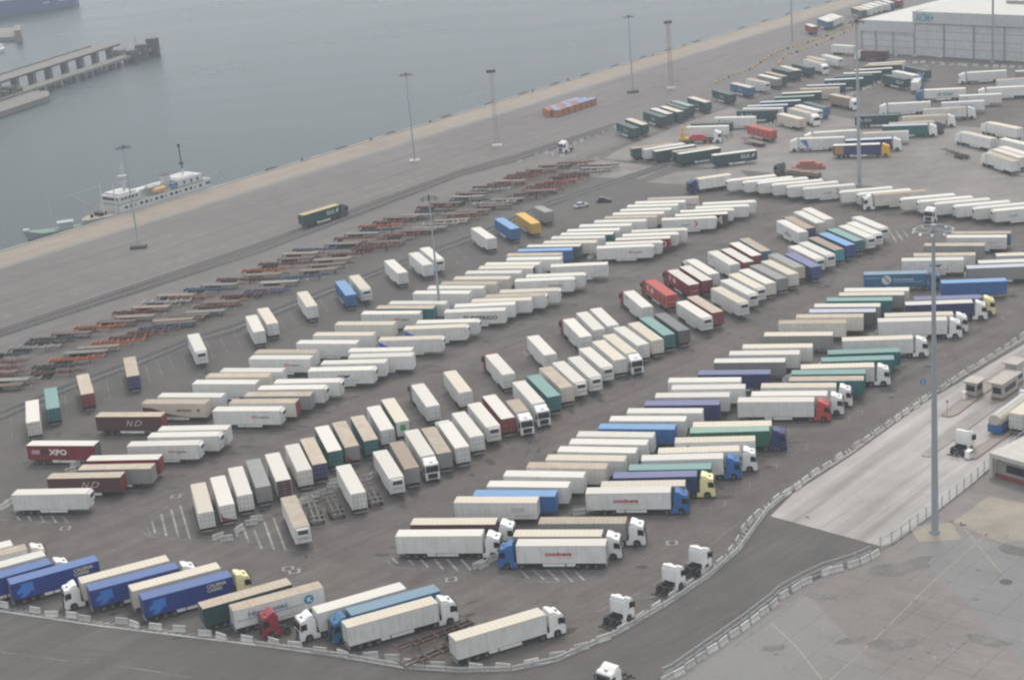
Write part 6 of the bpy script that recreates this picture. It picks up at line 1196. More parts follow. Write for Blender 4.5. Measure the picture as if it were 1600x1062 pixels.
# cars
def car(p, h, c, lab):
    root = empty('parked_car', (p[0], p[1], 0), h); tag(root, lab, 'car', 'cars parked by the rails')
    pm = paint('car_'+lab.split()[0], c, .3, .05)
    b = MB(); b.prism([(-2.1,.35),(-2.12,.85),(-1.75,.98),(-1.0,1.02),(.9,.98),(1.9,.85),(2.12,.7),(2.1,.3)], -.87, .87); b.build('body', pm, root, .06)
    b = MB(); b.hexa([(-1.75,-.78,.98),(1.0,-.78,.96),(1.0,.78,.96),(-1.75,.78,.98),(-1.3,-.62,1.45),(.2,-.62,1.45),(.2,.62,1.45),(-1.3,.62,1.45)]); b.build('window', M_glass, root, .03)
    b = MB(); b.box(-1.28,.15,-.6,.6,1.445,1.48); b.build('roof', pm, root, .01)
    wm_ = cached('cw', lambda: wheel_mesh(.32, .2))
    for xx in (-1.3, 1.3):
        for yy in (-.8, .8): inst('wheel', wm_, root, None, (xx, yy, .32))
car(MD['cars'][0], R(30), (.45,.47,.50), 'silver car parked beside the twin rails')
car(MD['cars'][1], R(-8), (.03,.03,.05), 'dark car parked near the head of the trailer files')
car(MD['car3'], R(20), (.02,.03,.035), 'black car parked before the pale truck at the white row')
# crane truck
def crane_truck():
    a, c = [Vector(q) for q in MD['crane']]; d = c-a; m_ = (a+c)/2
    root = empty('crane_truck', (m_.x, m_.y, 0), math.atan2(d.y, d.x)); tag(root, 'flatbed truck with yellow crane and red load at the yard entrance', 'truck')
    b = MB(); b.box(-7.5,4.5,-1.2,1.2,.95,1.15); b.build('flatbed', M_dark, root)
    Y = paint('crane_yellow', (.55,.36,.04), .5, .15)
    b = MB(); b.box(-6.9,-5.9,-1.0,1.0,1.15,3.6); b.tube((-6.4,0,3.5),(-6.6,.2,5.6),.35,.2,n=6); b.tube((-6.6,.2,5.5),(-4.2,.2,4.2),.25,.18,n=6); b.box(-7.3,-4.2,-1.15,1.15,1.15,1.9); b.tube((-5.2,-.9,1.9),(-5.9,-.2,4.4),.14,n=6); b.build('crane', Y, root, .03)
    b = MB(); b.box(-4.0,1.2,-1.1,1.1,1.15,2.4); b.box(-3.4,.6,-.9,.9,2.4,2.9); b.build('load', paint('load_red', (.42,.05,.06), .6, .2), root, .05)
    for xx in (-6.0,-4.6,-3.2,.8):
        for yy in (-1.05,1.05): inst('wheel', ME_wheel, root, None, (xx, yy, .52))
    tractor(root, 3.0, 'w')
crane_truck()
def low_load():
    a, c = [Vector(q) for q in MD['lowload']]; d = c-a; m_ = (a+c)/2+Vector((.6,2))
    root = empty('flatbed_truck', (m_.x, m_.y, 0), math.atan2(d.y, d.x)+math.pi); tag(root, 'dark-cabbed flatbed truck carrying low brown load behind the white row', 'truck')
    b = MB(); b.box(-6.8,5.2,-1.25,1.25,.9,1.15); b.build('flatbed', M_dark, root)
    b = MB()
    for i in range(5): b.box(-6.6+i*2.3,-4.5+i*2.3,-1.2,1.2,1.15,2.25+.12*(i % 2))
    b.build('load', paint('load_brown', (.22,.17,.13), .8, .4), root, .05)
    for xx in (-5.2,-3.85,-2.5):
        for yy in (-1.08,1.08): inst('wheel', ME_wheel, root, None, (xx, yy, .52))
    tractor(root, 4.9, 'dgr')
    b = MB(); b.box(-5,5,-1.6,1.6,0,.9); b.box(-3.5,4.2,-1.4,1.4,.9,1.7); b.box(-2.5,2,-1.2,1.2,1.7,2.4)
    o = b.build('steel_stack', paint('stack_red', (.36,.13,.10), .8, .4), None, .05); o.location = (m_.x+4.5, m_.y+11, 0); o.rotation_euler = (0,0,R(-12)); tag(o, 'low stack of rust red steel bundles behind the flatbed truck', 'steel stack')
low_load()
# ---------------------------------------------------------------- masts
def mast(p, h, r, lab, ring=0, headr=1.9, base='w'):
    root = empty('light_mast', (p[0], p[1], 0)); tag(root, lab, 'light mast')
    b = MB(); b.tube((0,0,0),(0,0,h), r, r*.42, n=14); b.tube((0,0,0),(0,0,.5), r*1.5, r*1.4, n=14); b.build('pole', M_pole, root)
    b = MB(); n = 14
    for i in range(n):
        t0, t1 = 2*math.pi*i/n, 2*math.pi*(i+1)/n
        b.tube((headr*math.cos(t0), headr*math.sin(t0), h-.2), (headr*math.cos(t1), headr*math.sin(t1), h-.2), .07, n=5)
        if i % 3 == 0: b.tube((0,0,h-.2), (headr*math.cos(t0), headr*math.sin(t0), h-.2), .06, n=5)
    b.tube((0,0,h-.5),(0,0,h+.5), r*.8, n=8)
    b.build('ring', M_poled if not ring else M_pole, root)
    for i in range(10 if ring else 8):
        t = 2*math.pi*i/(10 if ring else 8)
        b = MB(); b.box(-.2,.2,-.17,.17,-.13,.13); o = b.build('floodlight', M_white if ring else M_poled, root, .05)
        o.location = ((headr+.15)*math.cos(t), (headr+.15)*math.sin(t), h-.45); o.rotation_euler = (.5*math.sin(t), -.5*math.cos(t), t)
    b = MB()
    if base == 'w': b.box(-1.6,1.6,-1.4,1.4,0,.7)
    elif base == 'd': b.box(-2.2,2.2,-1.2,1.2,0,.8)
    elif base == 'p': b.box(-3.2,3.2,-3.0,3.0,0,.05)
    if base: b.build('footing', M_block if base == 'w' else (G_dk if base == 'd' else G_beige), root)
mm = MD['masts']
mast(mm[0], 28.8, .32, 'tall slim mast on the quay beside the white ship', 0, 1.9, 'd')
mast(mm[1], 28.8, .32, 'tall slim mast with white footing on the middle of the quay', 0, 1.9)
mast(mm[2], 28.8, .32, 'tall slim mast with dark footing beyond the pallet stacks', 0, 1.9, 'd')
mast(mm[3], 47.9, .56, 'thick foreground mast with ring of white floodlights above toll lanes', 1, 2.7, 'p')
mast(mm[4], 45.6, .60, 'tall mast rising behind the white refrigerated row', 0, 1.9, None)
mast(mm[5], 44, .55, 'tall mast standing in front of the warehouse facade', 0, 1.9, None)
mast(mm[6], 27.4, .34, 'slim mast rising out of the outer long trailer file', 0, 1.8, None)
mast(mm[7], 34, .42, 'slim mast by the yellow barriers at the far quay', 0, 1.9, None)
for p, lab in ((MD['lat'][0], 'grey lattice tower with white footing on the quay'), (MD['lat'][1], 'reddish lattice tower at the far part of the quay')):
    root = empty('lattice_tower', (p[0], p[1], 0)); tag(root, lab, 'lattice tower'); h = 25
    b = MB(); K = 16
    for i in range(K):
        z0, z1 = h*i/K, h*(i+1)/K; a0 = .75-.25*i/K; a1 = .75-.25*(i+1)/K
        cs = [(-1,-1),(1,-1),(1,1),(-1,1)]
        for j in range(4):
            p0, p1 = cs[j], cs[(j+1) % 4]
            b.tube((p0[0]*a0,p0[1]*a0,z0),(p0[0]*a1,p0[1]*a1,z1),.07,n=4); b.tube((p0[0]*a0,p0[1]*a0,z0),(p1[0]*a1,p1[1]*a1,z1),.045,n=4); b.tube((p0[0]*a0,p0[1]*a0,z0),(p1[0]*a0,p1[1]*a0,z0),.06,n=4)
    b.build('lattice', paint('lattice_'+lab.split()[0], (.30,.28,.28) if 'grey' in lab else (.34,.22,.19), .6, .2), root)
    b = MB(); b.box(-1.5,1.5,-.3,.3,h-.2,h+.9); b.build('lamp_head', M_poled, root)
    b = MB(); b.box(-1.5,1.5,-1.3,1.3,0,.9); b.build('footing', M_block, root, .05)
# ---------------------------------------------------------------- quay furniture
fm = MB(); fm.tube((-2.2,0,0),(2.2,0,0), .75, n=10); fm.tube((-2.0,.3,0),(-2.0,1.1,.7), .08, n=4); fm.tube((2.0,.3,0),(2.0,1.1,.7), .08, n=4); ME_fend = fm.mesh('fender', [M_tyre])
qa = math.atan2(QD.y, QD.x)
for i, p in enumerate(MD['fend']):
    v = Vector(p)-Q0; s = v.dot(QD); q = Q(s, -.95); o = inst('quay_fender', ME_fend, None, None, (q[0], q[1], -.15), qa+math.pi)
    tag(o, 'black rubber fender on the quay edge, %s from the ship' % ordn(i+1), 'fender', 'fenders along the quay edge')
bm2 = MB(); bm2.tube((0,0,0),(0,0,.55), .3, .25, n=8); bm2.tube((0,0,.5),(0,0,.75), .48, .4, n=8); ME_boll = bm2.mesh('bollard', [M_dark])
for i, p in enumerate(MD['boll']):
    v = Vector(p)-Q0; q = Q(v.dot(QD), .5); o = inst('bollard', ME_boll, None, None, (q[0], q[1], .25)); tag(o, 'dark mooring bollard on the quay edge, %s from the ship' % ordn(i+1), 'bollard', 'mooring bollards')
OR = paint('crate_orange', (.36,.15,.085), .7, .3, (.24,.14,.10)); BT = paint('tarp_blue', (.20,.26,.40), .5, .1)
k_ = 0
for i in range(7):
    for j in range(3):
        if (i, j) in ((0,0),): continue
        k_ += 1
        q = Vector(MD['pal'][0]) + QD*(i*3.5+j*.9) + QN*(-1.2+j*2.9) + Vector((1.0, 0))
        root = empty('crate_stack', (q.x, q.y, 0), qa+random.uniform(-.05,.05)); tag(root, 'orange crate stack, %s of the block, counted along the quay%s' % (ordn(k_), ', blue topped' if (i+j) % 2 == 0 or i > 4 else ''), 'crate stack', 'orange crates stacked on the quay')
        b = MB()
        for z in range(3): b.box(-1.45,1.45,-1.2,1.2,.08+z*.82,.82+z*.82)
        b.box(-1.4,1.4,-1.15,1.15,0,2.4); b.build('crates', OR, root, .02)
        if (i+j) % 2 == 0 or i > 4: b = MB(); b.box(-1.5,1.5,-1.25,1.25,2.52,2.64); b.build('cover', BT, root, .02)
        else: b = MB(); b.box(-1.48,1.48,-1.22,1.22,2.52,2.58); b.build('cover', OR, root, .02)
# ---------------------------------------------------------------- ship
WS = paint('ship_white', (.47,.485,.50), .5, .18, (.45,.35,.25)); GRN = paint('deck_green', (.13,.22,.18), .7, .2); M_wood = paint('deck_wood', (.34,.29,.24), .8, .3)
def ship():
    q = Q(56.5, -5.8); root = empty('moored_ship', (q[0], q[1], -3.2), qa); tag(root, 'white survey ship with orange lifeboat moored along the quay', 'ship')
    def outline(z, L0, L1, wd, bow):
        P = []
        for i in range(9): t = i/8; P.append((L0+bow*(1-t)**1.0*0+bow*t, -wd*(math.sin(t*math.pi/2)**.7)))
        P += [(L1-1, -wd), (L1, -wd*.7)]
        return [(x, y) for x, y in P]+[(x, -y) for x, y in reversed(P)]
    b = MB()
    lo = outline(0, -21, 24, 3.8, 11); hi = outline(0, -23, 26, 4.8, 11)
    n = len(lo); b.v = [(x, y, -.4) for x, y in lo]+[(x, y, 3.6) for x, y in hi]
    b.f = [tuple(reversed(range(n))), tuple(range(n, 2*n))]+[(i, (i+1) % n, n+(i+1) % n, n+i) for i in range(n)]; b.mi = [0, 1]+[0]*n
    # raised hull from midships to stern
    mid = [(-12, -4.82),(24.8,-4.82),(26.1,-3.3),(26.1,3.3),(24.8,4.82),(-12,4.82)]
    b.slab(mid, 3.55, 5.9, 0)
    b.build('hull', [WS, M_wood], root)
    b = MB(); b.slab([(-12,-4.7),(25,-4.7),(25,4.7),(-12,4.7)], 5.9, 6.0); b.build('deck', GRN, root)
    b = MB(); b.box(-11.5,-3,-4.3,4.3,6.0,8.5); b.box(-10.5,-4,-3.6,3.6,8.5,9.1); b.build('bridge', WS, root, .08)
    b = MB()
    for x in (-10.6,-9.2,-7.8,-6.4,-5.0): b.box(x, x+.9, -4.34, -4.28, 7.2, 7.9)
    b.box(-11.56,-11.48,-3.8,3.8,7.2,7.9); b.build('bridge_window', M_glass, root)
    b = MB(); b.box(12,22.5,-4.0,4.0,6.0,8.4); b.box(13,20,-3.2,3.2,8.4,8.7); b.build('aft_house', WS, root, .08)
    b = MB()
    for x in (14.5, 17.5, 20.0): b.box(x, x+.7, -4.05, -3.98, 6.5, 7.6)
    for x in (22.9,23.9): b.box(x, x+.75, -4.87,-4.80, 4.6, 5.5)
    for x in range(-10, 21, 2): b.box(x, x+1.1, -4.87, -4.80, 4.5, 5.3) if x % 6 else b.box(x, x+.4, -4.87, -4.80, 4.5, 5.3)
    b.build('window', M_glass, root)
    b = MB(); b.box(-1.5,11.5,-.6,2.8,6.0,7.9); b.build('casing', WS, root, .08)
    b = MB(); b.box(9.6,12.0,-1.2,1.2,6.0,10.0); b.box(9.5,12.1,-1.3,1.3,10.0,10.35,1); b.build('funnel', [WS, M_dark], root, .08)
    b = MB(); b.box(1.2,5.8,-3.4,-1.0,8.2,8.5,0); b.tube((1.3,-2.2,8.55),(5.7,-2.2,8.55),.6,n=8,mi=0); b.build('shelter', [WS, BT], root)
    b = MB(); b.tube((2.6,-4.0,7.2),(6.8,-4.0,7.2),.72,n=8); b.tube((2.0,-4.0,7.4),(2.6,-4.0,7.2),.15,.7,n=8); b.tube((6.8,-4.0,7.2),(7.4,-4.0,7.4),.7,.15,n=8); b.build('lifeboat', paint('lifeboat_orange', (.62,.30,.10), .5, .1), root)
    b = MB(); b.tube((10.8,-3.6,6.0),(10.8,-3.6,7.6),.5,n=6); b.box(9.6,12.0,-4.3,-3.2,7.0,7.7); b.build('deck_crane', side('sb'), root)
    b = MB(); b.tube((-5.5,0,9),(-5.5,0,16.5),.45,.3,n=8); b.box(-6.6,-4.4,-1.2,1.2,13.2,13.6); b.box(-7.6,-3.4,-.12,.12,11.4,11.6); b.tube((-5.5,0,16.5),(-5.5,0,20),.12,n=5); b.build('main_mast', WS, root)
    b = MB(); b.tube((18.2,0,8.4),(18.2,0,10.5),.3,n=6); b.build('aft_mast', WS, root)
    b = MB(); b.tube((18.2,0,10.5),(18.0,0,17.8),.22,.18,n=6); b.box(17.5,18.6,-.5,.5,12.0,12.6); b.tube((18,0,17.6),(18,0,18.4),.5,n=6); b.build('aft_mast', M_dark, root)
    b = MB(); b.tube((-12.6,-4.0,3.6),(-12.6,-4.0,12.5),.25,.18,n=6); b.tube((-15.5,-1.5,3.6),(-15.5,-1.5,13.5),.25,.18,n=6); b.build('derrick_post', WS, root)
    b = MB(); b.tube((-16,-1.5,4.4),(-26.5,-1.0,12.2),.18,.14,n=6); b.tube((-26.5,-1,12.2),(-15.5,-1.5,12.8),.06,n=4); b.build('boom', M_alu, root)
    b = MB(); b.box(-17,-14.5,-1.6,1.6,3.6,4.6); b.tube((-19,0,3.6),(-19,0,4.6),.5,n=7); b.build('winch', M_dark, root, .05)
    b = MB()
    for x in range(-10, 26, 2):
        for y in (-4.65, 4.65): b.tube((x, y, 6.0), (x, y, 7.0), .04, n=4)
    for y in (-4.65, 4.65): b.box(-11, 25, y-.03, y+.03, 6.95, 7.0); b.box(-11, 25, y-.02, y+.02, 6.45, 6.49)
    b.build('railing', WS, root)
ship()
def boat():
    q = Q(27, -10.5); root = empty('moored_boat', (q[0], q[1], -3.2), R(14)); tag(root, 'grey green workboat with one mast at the quay ahead of the ship', 'boat')
    b = MB(); lo = [(-8,-.4),(-3,-2.2),(7,-2.4),(7.5,0),(7,2.4),(-3,2.2),(-8,.4)]; hi = [(-9.5,-.3),(-3.5,-2.8),(7.6,-2.9),(8,0),(7.6,2.9),(-3.5,2.8),(-9.5,.3)]
    n = 7; b.v = [(x,y,-.3) for x,y in lo]+[(x,y,2.0+(.9 if x < -5 else 0)) for x,y in hi]; b.f = [tuple(reversed(range(n))), tuple(range(n,2*n))]+[(i,(i+1)%n,n+(i+1)%n,n+i) for i in range(n)]; b.mi = [0,1]+[0]*n
    b.build('hull', [paint('boat_grey', (.25,.27,.28), .7, .3), GRN], root)
    b = MB(); b.box(1,5.5,-1.6,1.6,2.0,4.0); b.box(.8,5.7,-1.8,1.8,4.0,4.15); b.build('wheelhouse', paint('boat_house', (.34,.36,.36), .6, .2), root, .05)
    b = MB(); b.tube((0,0,2),(-.8,0,12.5),.14,.07,n=6); b.build('mast', WS, root)
    b = MB(); b.box(-9.2,-7.4,-.8,.8,2.6,3.3); b.build('bow_deck', WS, root, .05)
boat()
b = MB()
for i in range(3): b.slab([Q(26+i*3,-3.2), Q(28.5+i*3,-3.2), Q(28.5+i*3,-.4), Q(26+i*3,-.4)], -1.3, -.3)
o = b.build('mooring_pontoon', M_dark); tag(o, 'low dark pontoon between the small boat and the ship', 'pontoon')
b = MB(); b.box(-1.2,1.2,-.8,.8,0,1.4); b.box(-.9,.9,-.9,.9,1.4,1.6)
# ---------------------------------------------------------------- far jetties and ferry
CJ = paint('jetty_concrete', (.20,.19,.175), .9, .35, (.14,.13,.12)); CJD = paint('jetty_dark', (.07,.066,.066), .9, .3)
def jetty():
    a = Vector(MD['j0']); c = Vector(MD['j1']); d = (c-a).normalized(); root = empty('jetty', (a.x, a.y, -3.2), math.atan2(d.y, d.x)); L = (c-a).length
    tag(root, 'long concrete jetty with raised conveyor deck and dark dolphins', 'jetty')
    b = MB(); b.box(-60, L-12, -7, 0, 2.2, 3.4); b.build('lower_deck', CJ, root)
    b = MB(); b.box(-60, L*.78, 2, 15, 8.2, 8.9); b.box(-60, L*.72, 14.2, 15, 8.9, 9.6); b.build('upper_deck', CJ, root)
    b = MB(); b.box(-60, L*.78, 1.6, 2.0, 8.0, 8.9); b.build('edge_beam', CJD, root)
    x = -56
    while x < L*.78:
        b = MB(); b.box(x, x+2.4, 2.2, 5.5, -1, 8.2); b.build('column', CJ, root); x += 14.5
    x = -56
    while x < L-12:
        b = MB(); b.tube((x,-6,-2),(x,-6,2.2),1.1,n=8); b.tube((x,-2,-2),(x,-2,2.2),1.1,n=8); b.build('pile', CJD, root); x += 7.2
    for i, x in enumerate((L-30, L-20, L-8)):
        b = MB(); b.box(x-2.6, x+2.6, -8.6, -3.4, -1, 5.5+i*1.4); b.build('dolphin', CJD, root, .2)
    b = MB(); b.box(L-32,L-26,0,4,2.4,5.6); b.box(L-32.3,L-25.7,-.3,4.3,5.6,5.9); b.build('hut', CJ, root); b = MB(); b.tube((L-18,-2,3),(L-18,-2,11),.2,n=5); b.build('pole', M_pole, root)
    b = MB()
    for x, z in ((-20,4.5),(-14,5.5),(-9,4.0),(-26,6),(-33,5.2)): b.box(x, x+4, -5.5, .5, 3.4, z+1.2)
    b.build('plant_equipment', CJD, root, .1)
jetty()
b = MB(); b.slab(MD['j2'], -4, -1.0); o = b.build('concrete_pier', CJ); tag(o, 'low wedge shaped concrete pier at the left edge', 'pier')
b = MB(); b.slab(MD['j3'], -4, -.8); b.slab(MD['j3b'], -4, 3.5); o = b.build('concrete_pier', CJ); tag(o, 'short pier end with dark block above the jetty', 'pier')
def ferry():
    a = Vector(MD['fy0']); c = Vector(MD['fy1']); d = (c-a).normalized(); m_ = (a+c)/2
    root = empty('ferry', (m_.x, m_.y, -3.2), math.atan2(d.y, d.x)); tag(root, 'large blue ferry with white deck cut by the top edge', 'ferry')
    b = MB(); L = (c-a).length/2
    b.slab([(-L,0),(L-25,0),(L-8,4),(L,11),(L-8,18),(L-25,22),(-L,22)], -1, 10); b.build('hull', paint('ferry_blue', (.05,.09,.20), .5, .15), root)
    b = MB(); b.slab([(-L,1),(L-28,1),(L-12,6),(L-12,16),(L-28,21),(-L,21)], 10, 12.4); b.build('deck', WS, root)
    b = MB(); b.slab([(-L,3),(L-70,3),(L-70,19),(-L,19)], 12.4, 19); b.build('superstructure', paint('ferry_grey', (.40,.40,.42), .6, .2), root)
    b = MB()
    for x in (.3, .55): b.box(L*x, L*x+5, -.12, 0, 4.5, 5.4)
    b.build('painted_mark', WS, root)
ferry()
b = MB(); b.slab(MD['wb'], -3.3, -1.6); b.slab([tuple(Vector(MD['wb'][0])*.9+Vector(MD['wb'][1])*.1)]+[tuple(x) for x in MD['wb'][1:3]], -1.6, -.4)
o = b.build('moored_launch', WS); tag(o, 'small white launch between the jetty and the ferry', 'boat')
# ---------------------------------------------------------------- warehouse
def warehouse():
    A = Vector((151.35, 688.8)); D = Vector((200.82-151.35, 634.3-688.8)).normalized(); ang = math.atan2(D.y, D.x)
    root = empty('warehouse', (A.x, A.y, 0), ang); tag(root, 'large pale grey warehouse with white roofs and blue green sign', 'warehouse')
    W1 = 25.6; WT = 260; DP = 230
    CL = paint('cladding_grey', (.50,.505,.51), .6, .12, (.25,.25,.25)); PN = paint('panel_grey', (.54,.545,.54), .7, .18, (.24,.24,.23)); DJ = paint('joint_dark', (.28,.28,.28), .8, .1); RW = paint('roof_sheet', (.50,.49,.465), .6, .25, (.45,.44,.38), seams=.25)
    b = MB()
    b.box(0, W1, .35, DP, 0, 12.9); b.box(W1, WT, .35, DP, 0, 17.0)
    b.build('wall', PN, root)
    b = MB(); b.box(-.2, W1-.01, -.15, .34, 8.8, 13.2); b.box(W1-.6, WT, -.4, .34, 12.9, 17.4); b.box(W1-.6, W1-.2, .34, DP, 12.9, 17.4); b.box(-.2,.2,.35,DP,8.8,13.2); b.build('cladding_band', CL, root)
    b = MB(); b.box(0.2, W1-.6, .35, DP, 12.9, 13.05); b.build('roof', RW, root)
    b = MB(); b.face([(W1-.2,.34,17.05),(WT,.34,17.05),(WT,55,18.6),(W1-.2,55,18.6)]); b.face([(W1-.2,55,18.6),(WT,55,18.6),(WT,DP,17.1),(W1-.2,DP,17.1)]); b.face([(W1-.2,.34,17.05),(W1-.2,55,18.6),(W1-.2,DP,17.1)]); r = b.build('roof', RW, root)
    b = MB(); b.box(W1+26, WT, 24, 25.2, 17.9, 18.9); b.build('roof_gutter', DJ, r)
    for i, x in enumerate([.3, 7.2, 15.4, W1-.3]+[W1+13.2*k for k in range(1, 10)]):
        b = MB(); b.box(x-.35, x+.35, .05, .34, 0, 8.8 if x < W1-1 else 12.9); b.build('pilaster', DJ, root)
    b = MB()
    for z in (2.6, 5.2, 7.6): b.box(.7, W1-.65, .30, .348, z, z+.22)
    for z in (3.2, 6.4, 9.6, 12.4): b.box(W1+.1, WT, .30, .348, z, z+.24)
    b.build('panel_joint', DJ, root)
    cu = bpy.data.curves.new('lettering', 'FONT'); cu.body = 'ACM+'; cu.size = 4.0; cu.extrude = .08; cu.offset = .06; cu.materials.append(paint('sign_teal', (.10,.28,.33), .5, .05))
    o = txt_mesh(cu, root); o.location = (W1+.9, -.5, 13.7); o.rotation_euler = (R(90), 0, 0); o.scale = (.75,1,1)
    b = MB(); b.box(W1+.6, W1+8.6, -.47, -.41, 13.4, 16.9); b.build('sign_panel', paint('sign_back', (.34,.42,.43), .6, .05), root)
warehouse()
# office and booths at the toll lanes
def gate_office():
    root = empty('gate_office', (*MD['off0'], 0), MD['offa']); tag(root, 'low white roofed office with red base at the right edge', 'office building')
    b = MB(); b.box(0, 16, 0, 22, 0, 3.6); b.build('wall', paint('office_wall', (.26,.25,.245), .7, .2), root)
    b = MB(); b.box(-.04, 16, -.05, 0, 0, .8); b.box(-.05,-.0,0,22,0,.8); b.build('red_base', paint('red_band', (.22,.045,.045), .7, .1), root)
    r = MB(); r.box(-.7, 16.5, -.8, 22.5, 3.6, 4.35); r.box(-.7,-.1,-.8,.0,0,3.6); o = r.build('roof', paint('office_roof', (.42,.41,.385), .6, .25, seams=.5), root)
    b = MB(); b.box(2, 7, -.04, -.01, 1.4, 2.7); b.box(9, 14, -.04, -.01, 1.4, 2.7); b.build('window', M_glass, root)
gate_office()
def booth(p, rz, lab, sx=1., h=2.9):
    root = empty('toll_booth', (p[0], p[1], 0), rz); tag(root, lab, 'toll booth', 'toll booths')
    b = MB(); b.box(-1.3*sx,1.3*sx,-1.1,1.1,.16,h); b.build('wall', paint('booth_wall', (.36,.355,.35), .6, .2), root, .03)
    b = MB(); b.box(-.9*sx,.9*sx,-1.13,-1.1,1.3,2.4); b.build('window', M_glass, root)
    b = MB(); b.box(-1.33*sx,-1.3*sx,-.8,.8,1.3,2.4); b.box(1.3*sx,1.33*sx,-.8,.8,1.3,2.4); b.build('window', M_glass, root)
    b = MB(); b.box(-1.7*sx,1.7*sx,-1.5,1.5,h,h+.3); b.build('roof', paint('booth_roof', (.38,.35,.32), .7, .2), root, .03)
    b = MB(); b.box(-1.33*sx,1.33*sx,-1.15,1.15,.16,.55); b.build('base', G_brick, root)
booth(MD['booth'][0], R(47), 'small beige roofed toll booth nearest the parking fence')
booth(MD['booth'][1], R(47), 'long grey toll booth behind the tank truck', 2.4, 3.3)
booth(MD['booth'][2], R(47), 'far toll booth with flat grey sign box', 1.2, 4.4)
def sign(p, lab, c, h=2.6, r=.42, sq=False, txt=None):
    root = empty('traffic_sign', (p[0], p[1], 0), R(8)); tag(root, lab, 'sign')
    b = MB(); b.tube((0,0,0),(0,0,h), .05, n=6); b.build('pole', M_pole, root)
    b = MB(); n0 = 4 if sq else 16
    b.tube((0,-.06,h),(0,-.10,h), r, n=n0); s_ = b.build('sign_plate', paint('plate_'+lab.split()[0], c, .4, .05), root)
    if txt: b = MB(); b.box(-.06,.06,-.13,-.105,h-.25,h+.12); b.tube((0,-.105,h+.12),(0,-.13,h+.30),.12,.02,n=5); b.build('painted_mark', M_white, s_)
sign(MD['sign'][0], 'blue round arrow sign on the parking kerb by the thick mast', (.03,.14,.42), 2.7, .55, txt=1)
sign(MD['sign2'][0], 'red and white warning post on the toll island tip', (.45,.10,.10), 2.6, .3, True)
b = MB(); b.box(-.7,.7,-.45,.45,.16,1.5,0); b.box(-.5,.5,-.5,-.45,1.0,1.4,1); o = b.build('ticket_machine', [M_white, M_dark], None, .03); o.location = (*MD['tm'], 0); o.rotation_euler = (0,0,R(47)); tag(o, 'white ticket machine on the toll island beside the white tractor', 'ticket machine')
b = MB(); b.box(-.35,.35,-.35,.35,.16,1.6,0); b.box(-.3,.3,-.38,-.35,1.0,1.4,1); o = b.build('ticket_machine', [M_white, M_dark], None, .03); o.location = (*MD['tm2'], 0); o.rotation_euler = (0,0,R(47)); tag(o, 'narrow ticket machine in front of the small toll booth', 'ticket machine')
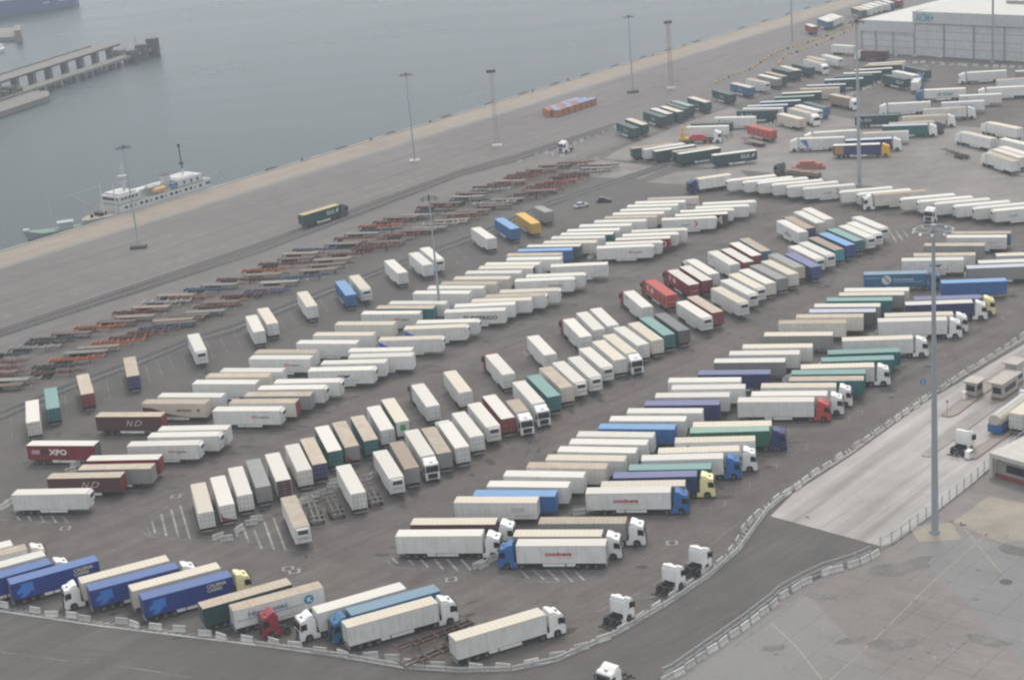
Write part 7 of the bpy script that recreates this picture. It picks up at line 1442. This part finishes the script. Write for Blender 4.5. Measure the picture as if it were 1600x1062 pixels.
# ---------------------------------------------------------------- people
def person(p, shirt, trousers, lab, face):
    me = bpy.data.meshes.new('person'); bm = bmesh.new()
    J = {'pel':(0,0,.95,.15),'chest':(0,0,1.32,.17),'neck':(0,0,1.50,.065),'head':(0,.02,1.64,.105),'crown':(0,.01,1.74,.07),
         'hl':(-.10,0,.88,.10),'kl':(-.12,.06,.48,.065),'al':(-.13,-.02,.08,.045),'tl':(-.14,.14,.04,.04),'hr':(.10,0,.88,.10),'kr':(.12,.12,.49,.065),'ar':(.13,.02,.09,.045),'tr':(.14,.18,.04,.04),
         'sl':(-.20,0,1.42,.07),'el':(-.28,.0,1.14,.048),'wl':(-.29,.14,.92,.035),'fl':(-.29,.18,.83,.032),'sr':(.20,0,1.42,.07),'er':(.28,-.02,1.14,.048),'wr':(.27,.16,.95,.035),'fr':(.27,.21,.87,.032)}
    V = {k: bm.verts.new(v[:3]) for k, v in J.items()}
    for a, c in (('pel','chest'),('chest','neck'),('neck','head'),('head','crown'),('pel','hl'),('hl','kl'),('kl','al'),('al','tl'),('pel','hr'),('hr','kr'),('kr','ar'),('ar','tr'),('chest','sl'),('sl','el'),('el','wl'),('wl','fl'),('chest','sr'),('sr','er'),('er','wr'),('wr','fr')): bm.edges.new((V[a], V[c]))
    bm.to_mesh(me); bm.free()
    o = bpy.data.objects.new('person', me); link(o); o.location = (p[0], p[1], 0); o.rotation_euler = (0,0,face)
    md = o.modifiers.new('skin', 'SKIN')
    for i, k in enumerate(J): r_ = J[k][3]; me.skin_vertices[0].data[i].radius = (r_, r_*.8 if k in ('chest','pel') else r_); me.skin_vertices[0].data[i].use_root = (i == 0)
    ss = o.modifiers.new('sub', 'SUBSURF'); ss.levels = ss.render_levels = 1
    m_, n, l, b_ = mat_base('person_'+lab.split()[3]); tc = n.new('ShaderNodeTexCoord'); sp = n.new('ShaderNodeSeparateXYZ'); l.new(tc.outputs['Object'], sp.inputs[0])
    r_ = n.new('ShaderNodeValToRGB'); r_.color_ramp.interpolation = 'CONSTANT'; e = r_.color_ramp.elements; e[0].color = (.02,.02,.02,1); e[1].position = .06; e[1].color = (*trousers,1)
    for pos, c in ((.50, shirt), (.775, (.45,.28,.20)), (.87, (.03,.02,.015))): x_ = e.new(pos); x_.color = (*c, 1)
    mr = n.new('ShaderNodeMath'); mr.operation = 'DIVIDE'; mr.inputs[1].default_value = 1.95; l.new(sp.outputs[2], mr.inputs[0]); l.new(mr.outputs[0], r_.inputs[0]); l.new(r_.outputs[0], b_.inputs['Base Color'])
    me.materials.append(m_); tag(o, lab, 'person')
person(MD['ppl'][0], (.10,.22,.50), (.06,.09,.18), 'person in a blue shirt standing behind the lettered white trailer', R(120))
person(MD['ppl'][1], (.50,.60,.10), (.03,.03,.05), 'person in a yellow vest standing beside the bottom barrier blocks', R(-60))
# ---------------------------------------------------------------- haze
hm = bpy.data.materials.new('haze'); hm.use_nodes = True; n = hm.node_tree.nodes; n.clear()
out = n.new('ShaderNodeOutputMaterial'); pv = n.new('ShaderNodeVolumePrincipled'); pv.inputs['Color'].default_value = (.86,.92,.98,1); pv.inputs['Density'].default_value = .00021; pv.inputs['Anisotropy'].default_value = .1
hm.node_tree.links.new(pv.outputs[0], out.inputs['Volume'])
b = MB(); b.box(-2700, 2700, -1300, 3700, -8, 118); o = b.build('haze', hm); tag(o, kind='stuff')
